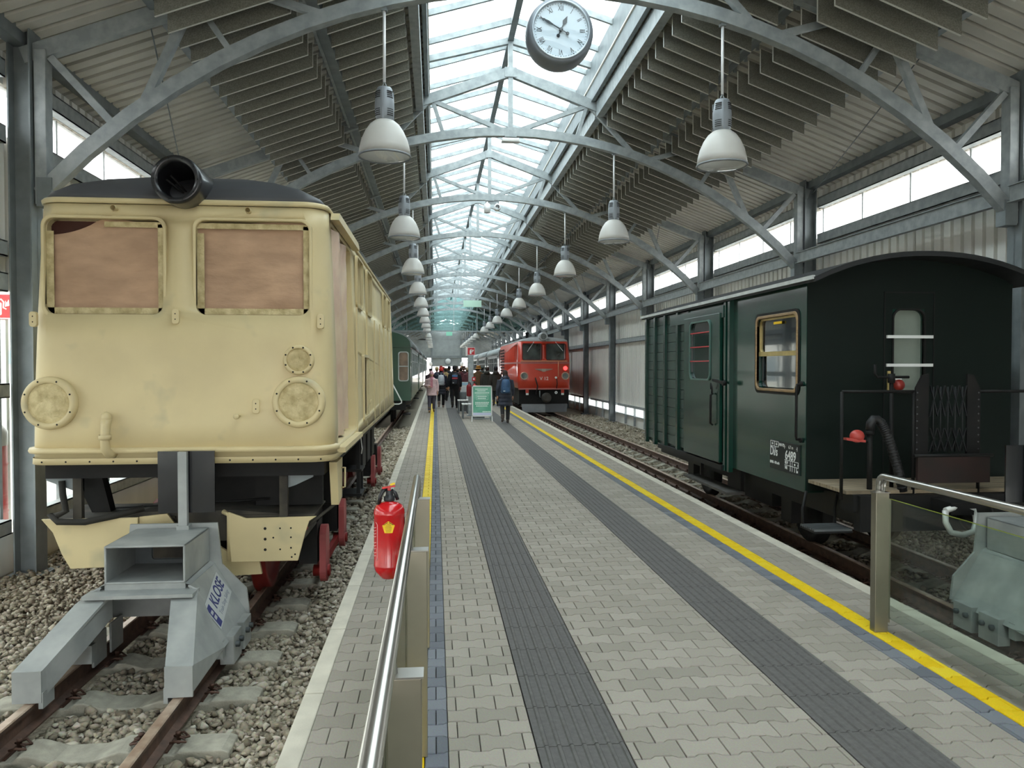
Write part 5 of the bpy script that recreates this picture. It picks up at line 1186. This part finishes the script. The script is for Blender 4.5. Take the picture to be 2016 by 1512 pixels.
dup(c1, (LTX, 37.4+5.75, ZR), 'green passenger coach coupled second behind the cream locomotive'); dup(c1, (LTX, 49.8+5.75, ZR), 'green passenger coach coupled third behind the cream locomotive'); dup(c1, (LTX, 62.2+5.75, ZR), 'green passenger coach coupled fourth behind the cream locomotive')
c2 = coach(RTX, 40.8, 9.5, cdark, 'dark', 'dark passenger coach with pale roof coupled to the red locomotive', lroof)
dup(c2, (RTX, 51.2+4.75, ZR), 'dark passenger coach with pale roof, second behind the red locomotive'); dup(c2, (RTX, 61.6+4.75, ZR), 'dark passenger coach with pale roof, third behind the red locomotive'); dup(c2, (RTX, 72+4.75, ZR), 'dark passenger coach with pale roof, fourth behind the red locomotive')
# ================================================================== PLATFORM FURNITURE
signred = mat('sign_red', '#c3202b', .45, 0, 0); signw = mat('sign_white', '#f1f1ef', .5, 0, 0)
def fire_sign(par, x, y, z, s, name='sign_face'):
    """red square facing -y with a white extinguisher pictogram"""
    f = MB().box(x-s/2,y-.006,z-s/2,x+s/2,y+.006,z+s/2).build(name, signred, par)
    m = rim(MB(), [(x-s*.45,z-s*.45),(x+s*.45,z-s*.45),(x+s*.45,z+s*.45),(x-s*.45,z+s*.45)], 'xz', y-.009, y-.006, s*.04); m.build('sign_border', signw, f)
    MB().prism(rrect(x-s*.20,z-s*.34,x+s*.04,z+s*.14,s*.05,3), 'xz', y-.010, y-.006).build('pictogram_body', signw, f)
    m = MB(); m.tube([(x-s*.16,y-.008,z+s*.26),(x-s*.08,y-.008,z+s*.20),(x+s*.02,y-.008,z+s*.27),(x+s*.12,y-.008,z+s*.16),(x+s*.10,y-.008,z-s*.05),(x+s*.22,y-.008,z-s*.12)], s*.03, 6); m.box(x-s*.11,y-.010,z+s*.13,x-s*.05,y-.006,z+s*.22); m.build('pictogram_hose', signw, f)
    MB().prism([(x+s*.16,z-s*.02),(x+s*.32,z+s*.02),(x+s*.30,z+s*.26),(x+s*.22,z+s*.12),(x+s*.18,z+s*.22)], 'xz', y-.010, y-.006).build('pictogram_flame', signw, f)
    return f
pt = thing('signal_post', 'grey steel post with fire extinguisher sign standing mid platform', 'post', (1.25, 27.0, 0))
MB().box(1.15,26.92,0,1.33,27.08,2.30).build('post_shaft', STEEL, pt, bevel=.01); MB().box(1.10,26.88,0,1.38,27.12,.02).build('foot_plate', STEELD, pt)
fire_sign(pt, 1.25, 26.90, 2.26, .27); MB().box(1.06,26.95,2.10,1.12,27.05,2.42).build('side_sign', signw, pt)
MB().box(1.28,26.895,1.22,1.40,26.91,1.36).build('alarm_sign', signred, pt); MB().box(1.315,26.89,1.26,1.365,26.896,1.32).build('alarm_symbol', signw, pt)
for x, lb in ((1.355, 'red fire extinguisher hung on the grey platform post, beside its dark red twin'), (1.165, 'dark red covered fire extinguisher hung on the grey platform post')):
    t = thing('fire_extinguisher', lb, 'fire extinguisher', (x, 26.81, .68)); rm_ = fred if x > 1.2 else mat('cover_darkred','#8c1a20',.5,0,.1)
    MB().lathe([(.002,.68),(.07,.69),(.085,.72),(.085,1.02),(.07,1.08),(.025,1.11),(.025,1.14)], (x,26.81,0), 'z', 20).build('cylinder', rm_, t); MB().tube([(x-.03,26.80,1.15),(x,26.80,1.19),(x+.05,26.80,1.16),(x+.07,26.80,1.05)], .014, 6).build('handle', blk, t)
# A-board
ab = thing('sandwich_board', 'white framed sandwich board with green poster standing on the platform', 'sandwich board', (1.455, 24.1, 0))
bgreen = mat('poster_green', '#3f9a78', .5, 0, .2, 1.6, hex2='#8cc9b0'); bpale = mat('poster_text', '#e3f2ea', .5, 0, 0)
MB().box(1.165,24.06,.20,1.745,24.075,1.10).build('poster', bgreen, ab); MB().box(1.165,24.05,.20,1.745,24.06,.28).build('poster_foot', mat('poster_lilac','#cfd3ea',.5,0,0), ab)
m = MB(); m.box(1.14,24.04,.16,1.175,24.085,1.13); m.box(1.735,24.04,.16,1.77,24.085,1.13); m.box(1.14,24.04,1.095,1.77,24.085,1.13); m.box(1.14,24.04,.16,1.77,24.085,.195); m.build('frame', white, ab)
for x in (1.145, 1.765): MB().beam((x,24.06,.17),(x+(.01 if x>1.5 else -.01),24.03,0), .03, .03).build('leg', white, ab); MB().beam((x*.985+.02,24.10,.95),(x*.985+.02,24.42,0), .025, .025).build('rear_leg', mat('leg_grey','#9aa0a2',.5,.3,0), ab)
MB().box(1.16,24.36,.05,1.75,24.375,.09).build('rear_stretcher', mat('leg_grey','#9aa0a2'), ab)
m = MB()
for z, w, c_ in ((1.02,.20,1.44),(.965,.13,1.44),(.90,.23,1.455),(.79,.15,1.46),(.73,.13,1.45),(.60,.22,1.46),(.55,.21,1.45),(.49,.18,1.45),(.31,.13,1.60)):
    k = int(w*2/.05)
    for q in range(k):
        a = c_-w+q*(2*w/k); m.box(a, 24.054, z-.015, a+(2*w/k)*.85, 24.061, z+.015)
o = m.build('poster_lines', bpale, ab); o['kind'] = 'stuff'
rim(MB(), [(1.28,.69),(1.64,.69),(1.64,.84),(1.28,.84)], 'xz', 24.053, 24.061, .006).build('poster_box', bpale, ab)
# bin, benches, info panel
t = thing('litter_bin', 'round grey concrete tub behind the green sandwich board', 'tub', (1.42, 25.1, 0)); cg_ = mat('tub_grey','#6f7375',.8,0,.15,12)
MB().lathe([(.002,0),(.15,0),(.165,.03),(.19,.40),(.19,.43),(.165,.43),(.15,.10),(.002,.10)], (1.42,25.1,0), 'z', 24).build('tub_body', cg_, t)
m = MB()
for k in range(18): a = 2*math.pi*k/18; m.beam((1.42+.170*math.cos(a),25.1+.170*math.sin(a),.04),(1.42+.193*math.cos(a),25.1+.193*math.sin(a),.39), .02, .012)
o = m.build('tub_ribs', cg_, t)
t = thing('litter_bin', 'upright dark grey litter bin beside the pale slatted bench', 'bin', (1.06, 29.6, 0)); MB().lathe([(.002,.02),(.13,.02),(.13,.72),(.12,.75),(.10,.75),(.10,.62)], (1.06,29.6,0), 'z', 20).build('bin_body', cg_, t); MB().lathe([(.002,0),(.14,0),(.14,.02),(.002,.02)], (1.06,29.6,0), 'z', 20).build('bin_foot', STEELD, t)
slat = mat('bench_slat_pale', '#dcdcd8', .6, 0, .05); bleg = mat('bench_leg_grey', '#6c7072', .7, .1, .1)
for (x, y, lb) in ((1.02,28.6,'low slatted bench with pale top beside the litter bin'), (1.08,25.75,'low slatted bench with pale top beside the sandwich board')):
    t = thing('bench', lb, 'bench', (x, y, 0))
    for k in range(4): MB().box(x-.20+k*.105,y-.35,.46,x-.11+k*.105,y+.35,.49).build('slat', slat, t)
    for yy in (y-.30, y+.25):
        for xx in (x-.19, x+.13): MB().box(xx,yy,0,xx+.05,yy+.05,.46).build('leg', bleg, t)
t = thing('info_panel', 'white information panel on thin legs behind the benches', 'panel', (1.27, 33.4, 0))
MB().box(1.08,33.38,.12,1.46,33.42,1.06).build('panel_board', white, t); MB().box(1.08,33.372,.92,1.46,33.38,1.03).build('panel_header', mat('header_blue','#a9cfe0',.5,0,0), t)
m = MB()
for k in range(11): m.box(1.12,33.374,.22+k*.058,1.12+.26*(.7+.3*((k*7)%5)/5),33.38,.232+k*.058)
m.build('panel_print', mat('print_grey','#9aa4ab',.5,0,0), t)
for x in (1.09, 1.43): MB().box(x,33.39,0,x+.02,33.41,.14).build('leg', STEELD, t)
t = thing('round_platform_sign', 'round grey sign on a slim pole near the far end wall', 'sign', (1.15, 70, 0)); MB().tube([(1.15,70,0),(1.15,70,2.0)], .04, 8).build('pole', STEEL, t); MB().lathe([(.002,69.9),(.33,69.9),(.33,69.95)], (1.15,0,2.2), 'y', 24).build('sign_disc', signw, t); MB().lathe([(.27,69.89),(.33,69.89)], (1.15,0,2.2), 'y', 24).build('disc_ring', STEELD, t); MB().tube([(1.15,69.96,2.0),(1.15,69.96,2.3)], .03, 6).build('disc_stem', STEEL, t)
for x in (-.55, 3.05):
    t = thing('wall_lamp', 'small white globe lamp on a post of the end wall', 'wall lamp', (x, 88.6, 1.9), 'globe lamps of the end wall'); MB().ell((x,88.6,2.05), .22,.22,.26).build('globe', rod_m, t); MB().box(x-.05,88.7,1.95,x+.05,88.9,2.15).build('lamp_arm', STEELD, t)
# ================================================================== OUTSIDE THE LOW WINDOW
t = thing('fire_sign_post', 'red fire extinguisher sign on a white post outside the window', 'sign', (-5.0, 9.5, -.42)); MB().box(-5.06,9.47,-.42,-4.96,9.53,2.85).build('post_shaft', white, t); fire_sign(t, -5.0, 9.46, 2.42, .30)
t = thing('notice_board', 'white notice board with blue print outside the window', 'notice board', (-5.25, 9.9, -.42)); MB().box(-5.55,9.9,1.35,-5.0,9.93,1.95).build('board', white, t); MB().box(-5.53,9.894,1.75,-5.02,9.9,1.92).build('board_header', mat('header_blue','#a9cfe0'), t); MB().box(-5.5,9.894,1.5,-5.2,9.9,1.68).build('board_print', mat('print_grey','#9aa4ab'), t)
for x in (-5.5,-5.06): MB().box(x,9.9,-.42,x+.04,9.93,1.36).build('leg', STEEL, t)
t = thing('wrapped_barrel', 'red barrel in clear wrapping standing outside the window', 'barrel', (-5.0, 8.95, -.42)); MB().lathe([(.002,-.42),(.26,-.42),(.28,-.38),(.28,.10),(.29,.12),(.28,.14),(.28,.62),(.29,.64),(.28,.66),(.28,.95),(.24,1.05),(.12,1.12),(.002,1.14)], (-5.0,8.95,0), 'z', 28).build('barrel_body', mat('barrel_red','#cf4a48',.4,0,.15,4,hex2='#e08a84'), t); MB().lathe([(.285,.85),(.288,1.0),(.25,1.08),(.13,1.15),(.002,1.17)], (-5.0,8.95,0), 'z', 28).build('wrapping', mat('wrap_white','#e6ded8',.3,0,.1,9), t)
t = thing('pale_building', 'long pale building with flat roof standing outside the windows', 'building', (-14, 20, -.42)); MB().box(-18,-20,-.42,-12,70,3.4).build('wall', mat('outside_wall','#e3e0da',.8,0,.05), t); MB().box(-18.3,-20.3,3.4,-11.8,70.3,3.7).build('roof', mat('outside_roof','#8f9396',.7,0,.05), t)
for k in range(16): MB().box(-12.02,-16+k*5.2,.9,-11.99,-13.6+k*5.2,2.3).build('window', mat('outside_pane','#7d8a92',.1,0,0,coat=1), t)
# ================================================================== PEOPLE
skin = mat('skin', '#d9a78c', .55, 0, .05)
def pm(h, rough=.8): return mat('cloth_' + h.strip('#'), h, rough, 0, .12, 14)
def ring(c, rx, ry, n=16): return [(c[0]+rx*math.cos(2*math.pi*j/n), c[1]+ry*math.sin(2*math.pi*j/n), c[2]) for j in range(n)]
def remesh(o, v):
    m = o.modifiers.new('surface', 'REMESH'); m.mode = 'VOXEL'; m.voxel_size = v; m.use_smooth_shade = True
    s = o.modifiers.new('smooth', 'SMOOTH'); s.factor = .5; s.iterations = 2
def person(label, x, y, rot, h, coat, hem, legs, boots, hat=None, hatkind='beanie', hair='#2b211c', stride=.16, arm=(0,0), puff=0, hood=None, longhair=False, vox=.014, wide=1.0, scarf=None, group=None):
    s = h/1.70; t = thing('person', label, 'person', (x, y, 0), group); t.rotation_euler.z = rot; t.scale = (s, s, s); WORLDLOC[t.name] = Vector((0,0,0))
    fy = {-1: -stride, 1: stride}
    leg = {}
    for k in (-1, 1):
        f = fy[k]; up = .06 if f > 0 else 0
        leg[k] = [(k*.085,0,.90),(k*.095,f*.35-.02,.49),(k*.09,f,.10+up),(k*.10,f-.13,.035+up*.2)]
    armp = {}
    for k in (-1, 1):
        if arm[0 if k < 0 else 1] == 1: armp[k] = [(k*.17,0,1.385),(k*.25,.05,1.12),(k*.10,-.20,1.10)]
        else: armp[k] = [(k*.17,0,1.385),(k*.235,.02+.06*k*stride*4,1.12),(k*.25,-.05+.12*k*stride*4,.87)]
    b = MB()
    for k in (-1, 1):
        b.tube(leg[k], [.085,.055,.038,.03], 12)
        b.tube(armp[k], [.052,.04,.028], 10)
        w = Vector(armp[k][2]); d = (w - Vector(armp[k][1])).normalized(); sd = Vector((k*-.3, -.9, 0)).normalized(); sd = (sd - d*sd.dot(d)).normalized()
        b.tube([w, w+d*.04, w+d*.095], [.026,.034,.026], 8)
        for q, (off, ln) in enumerate(((-.030,.06),(-.010,.075),(.010,.078),(.030,.07))):
            p0 = w+d*.09+sd*off; nrm = d.cross(sd)*(.02*k); b.tube([p0, p0+d*ln*.5+nrm*.4, p0+d*ln+nrm*1.4], .0085, 6)
        b.tube([w+d*.03-sd*.03, w+d*.06-sd*.055, w+d*.10-sd*.055], .010, 6)
    b.loft([ring((0,0,.82),.12,.09), ring((0,0,.92),.155,.105), ring((0,0,1.05),.135,.095), ring((0,0,1.2),.155,.105), ring((0,0,1.33),.175,.10), ring((0,.005,1.41),.12,.075), ring((0,.005,1.45),.055,.055), ring((0,-.005,1.52),.05,.055)])
    b.ell((0,-.01,1.595), .072, .092, .112, 16, 12); b.tube([(0,-.10,1.60),(0,-.118,1.575)], [.010,.014], 6)
    for k in (-1, 1): b.ell((k*.074,.005,1.59), .012,.022,.03, 8, 6)
    b.tube([(-.022,-.098,1.543),(.022,-.098,1.543)], .008, 6)
    bo = b.build('body', skin, t, fix=False); remesh(bo, vox)
    for k in (-1, 1): MB().ell((k*.028,-.092,1.61), .010,.006,.007, 8, 6).build('eye', holem, t)
    # trousers
    c = MB()
    for k in (-1, 1): c.tube([(p[0],p[1],p[2]) for p in leg[k][:3]], [.10,.075,.062], 12)
    c.loft([ring((0,0,.80),.13,.10), ring((0,0,.92),.17,.12), ring((0,0,1.02),.15,.11)]); o = c.build('trousers', pm(legs), t, fix=False); remesh(o, .018)
    # shoes
    c = MB()
    for k in (-1, 1):
        a = leg[k][2]; to = leg[k][3]; c.tube([(a[0],a[1]+.01,a[2]+.14),(a[0],a[1]+.01,a[2]-.01)], [.066,.055], 10); c.tube([(a[0],a[1]+.05,a[2]-.055),(a[0],a[1]-.04,a[2]-.055),(to[0],to[1]-.03,to[2]+.008)], [.045,.048,.036], 10)
    o = c.build('shoes', pm(boots, .6), t, fix=False); remesh(o, .016)
    # coat
    c = MB(); W_ = wide; zs = [hem + (1.40-hem)*i/14 for i in range(15)]; rg_ = []
    for i, z in enumerate(zs):
        f = (z-.75)/.6; rx = .205 - .015*max(0,min(1,f)); ry = .155 - .01*max(0,min(1,f))
        if z > 1.30: rx = .205; ry = .13
        if z < .8: rx = .205 + .03*(.8-z)/.4; ry = .165 + .05*abs(stride)/.16*(.8-z)/.4
        pf = 1 + (.045*math.sin(i*math.pi) if not puff else .05*(1 if i % 2 else -1))
        rg_.append(ring((0,.005,z), rx*W_*pf, ry*W_*pf))
    rg_ += [ring((0,.01,1.44),.13,.10), ring((0,.01,1.49),.08,.085)]
    c.loft(rg_)
    for k in (-1, 1): p = armp[k]; c.tube([p[0], p[1], tuple(Vector(p[1]).lerp(Vector(p[2]), .93))], [.088*W_,.075*W_,.058], 12)
    if hood: c.ell((0,.09,1.45), .13,.10,.10)
    o = c.build('coat', pm(coat, .55 if puff else .85), t, fix=False); remesh(o, .016)
    if scarf: o = MB().loft([ring((0,0,1.40),.10,.10), ring((0,0,1.46),.11,.11), ring((0,0,1.50),.085,.095)]).build('scarf', pm(scarf), t); MB().box(-.05,-.175,1.05,.05,-.155,1.42).build('scarf_end', pm(scarf), o)
    # hair and hat
    hr = MB(); hr.ell((0,.022,1.615), .084,.092,.108, 16, 12)
    if longhair: hr.loft([ring((0,.05,1.30),.09,.05), ring((0,.055,1.45),.10,.06), ring((0,.045,1.58),.088,.075)])
    hr.build('hair', pm(hair), t)
    if hat:
        if hatkind == 'beanie':
            o = MB().loft([ring((0,.0,1.615),.096,.112), ring((0,.0,1.66),.098,.114), ring((0,.005,1.71),.082,.098), ring((0,.008,1.745),.05,.062), ring((0,.01,1.755),.01,.012)]).build('beanie', pm(hat), t); MB().loft([ring((0,0,1.605),.100,.116), ring((0,0,1.645),.101,.117)], False).build('beanie_cuff', pm(hat), o); None
        elif hatkind == 'bucket':
            o = MB().loft([ring((0,0,1.625),.098,.115), ring((0,0,1.68),.095,.11), ring((0,0,1.73),.085,.10), ring((0,0,1.74),.02,.02)]).build('hat', pm(hat), t); MB().loft([ring((0,0,1.585),.145,.165), ring((0,0,1.625),.10,.117), ring((0,0,1.632),.10,.117), ring((0,0,1.592),.15,.17)], False).build('hat_brim', pm(hat), o)
        else:
            o = MB().loft([ring((0,0,1.64),.094,.11), ring((0,0,1.69),.09,.105), ring((0,0,1.715),.06,.075), ring((0,0,1.72),.01,.01)]).build('cap', pm(hat), t); MB().loft([ring((0,-.10,1.645),.075,.07), ring((0,-.10,1.655),.07,.065)]).build('cap_peak', pm(hat), o)
    return t
def backpack(label, x, y, rot, h, col, pocket, band=None):
    s = h/1.70; t = thing('backpack', label, 'backpack', (x, y, 1.0*s)); t.rotation_euler.z = rot; t.scale = (s,s,s); WORLDLOC[t.name] = Vector((0,0,1.0))
    MB().loft([[(u,.165+w*(1 if w>0 else 0),z) for u,w in ((-k,0),(k,0),(k,d_*.6),(k*.8,d_),(-k*.8,d_),(-k,d_*.6))] for z,k,d_ in ((.97,.12,.10),(1.0,.145,.15),(1.15,.15,.16),(1.30,.14,.14),(1.40,.11,.10),(1.43,.06,.05))]).build('pack_body', pm(col,.6), t)
    p = MB().prism(rrect(-.11,1.01,.11,1.17,.03,3), 'xz', .31, .345).build('front_pocket', pm(pocket,.6), t, bevel=.01); MB().box(.03,.345,1.04,.09,.348,1.06).build('tag', white, p)
    if band:
        for z, cc in band: MB().box(-.11,.30,z-.035,.11,.332,z+.035).build('colour_band', pm(cc,.6), t)
    MB().tube([(-.04,.19,1.42),(0,.20,1.47),(.04,.19,1.42)], .01, 6).build('grab_loop', pm(col,.6), t)
    for k in (-1, 1): MB().tube([(k*.10,.17,1.40),(k*.12,.10,1.475),(k*.13,-.02,1.465),(k*.135,-.135,1.36),(k*.15,-.165,1.18),(k*.20,-.05,1.05),(k*.13,.18,1.02)], .014, 6).build('strap', pm(col,.6), t)
    return t
PI = math.pi
person('person walking in a long navy quilted coat with a blue backpack', 2.12, 23.35, PI, 1.60, '#1d2436', .56, '#2b2b2e', '#4a403a', hair='#33221b', stride=.10, puff=1, hood=True, longhair=True, wide=1.08, vox=.012)
backpack('petrol blue backpack worn over the long navy quilted coat', 2.12, 23.35, PI, 1.60, '#2c4f73', '#33587d')
person('person in a pink jacket and pink knitted hat walking along the yellow line', -.14, 29.0, 0, 1.52, '#e3c1c2', .72, '#5b5664', '#7a6038', '#eab4bd', hair='#a9846a', stride=.12, arm=(1,0), scarf='#d98f9d', vox=.012, wide=1.05)
person('person in a dark quilted coat and bright red knitted hat', .24, 32.4, PI, 1.64, '#1b2231', .58, '#17171c', '#8c7a72', '#d8352a', puff=1, hood=True, stride=.17, vox=.014)
backpack('light grey backpack worn over the dark quilted coat', .24, 32.4, PI, 1.64, '#c3c6cc', '#b2b6bd')
person('person in a black jacket walking with a striped backpack', .79, 31.8, PI, 1.72, '#15161c', .80, '#1a1a1e', '#26211f', '#16161a', hatkind='beanie', stride=.18, vox=.014)
backpack('black backpack with blue and red bands worn over a black jacket', .79, 31.8, PI, 1.72, '#141720', '#171a24', ((1.33,'#5b86b8'),(1.235,'#b2404f')))
person('person in a brown fleece coat and mustard hat beside the red locomotive', 1.95, 35.0, PI, 1.74, '#6e5336', .62, '#2a2522', '#2a2522', '#a8762a', hatkind='bucket', vox=.016)
person('person in a dark olive parka and grey cap', 2.27, 34.0, PI, 1.70, '#3b3832', .70, '#22242a', '#2b2724', '#4a463f', hatkind='cap', vox=.016, hood=True)
person('person in an olive black parka and black beanie', 2.62, 33.4, PI, 1.70, '#35322c', .66, '#1e2026', '#4a3d33', '#15151a', vox=.016, hood=True)
crowd = [(848,36,'#3a2630','#1c1c22','cap','person in a wine red coat and black cap behind the pink jacket'),(860,37,'#3b4150','#c9b487','beanie','person in a slate jacket and sandy knitted hat'),(868,40,'#7a2b33','#8f3a30','beanie','person in a dark red coat with rust red hat'),(877,39,'#b59c6a',None,None,'bare headed person in a camel coat'),(884,42,'#2b2f38','#1f2226','beanie','person in a charcoal coat and charcoal beanie'),(900,40,'#4a4146','#6d5a50','beanie','person in a plum grey coat with brown hat'),(906,37.5,'#54232b',None,None,'bare headed person in a maroon coat'),(912,39,'#3d2a2c','#5c4438','bucket','person in a dark brown coat with brown brimmed hat'),(918,41,'#4b2e35','#20191c','beanie','person in a burgundy coat with black beanie'),(908,46,'#8b8276','#a8672f','beanie','person in a stone coat with orange brown hat'),(880,49,'#39404f',None,None,'bare headed person in a steel blue jacket'),(868,47,'#5a5147','#c0b8ae','beanie','person in a taupe coat with pale hat'),(893,45,'#26282f','#7d2b2b','beanie','person in a black coat with dark red hat'),(920,36,'#6a3a3f','#b9a58c','beanie','person in a rosewood coat with beige hat'),(948,42,'#2f3a35','#555f5a','cap','person in a dark green coat with grey cap'),(938,47,'#3e3b45','#2a2730','beanie','person in an aubergine coat and dark beanie'),(873,54,'#4d4a52','#b13a36','beanie','person in a grey coat and scarlet hat far off'),(899,52,'#6b5a45','#3a3028','beanie','person in a tan coat and dark brown hat far off')]
for i, (px, yy, cc, hc, hk, lb) in enumerate(crowd):
    person(lb, (px-857)/1514*yy*1.01, yy, PI if i % 3 else PI+.4, 1.62+.11*((i*7) % 5)/4, cc, .62+.05*(i % 3), '#24252b', '#2a2624', hc, hk or 'beanie', stride=.08+.03*(i % 3), vox=.024, hair=('#3a2a20','#7a5a3a','#1d1a18')[i % 3])
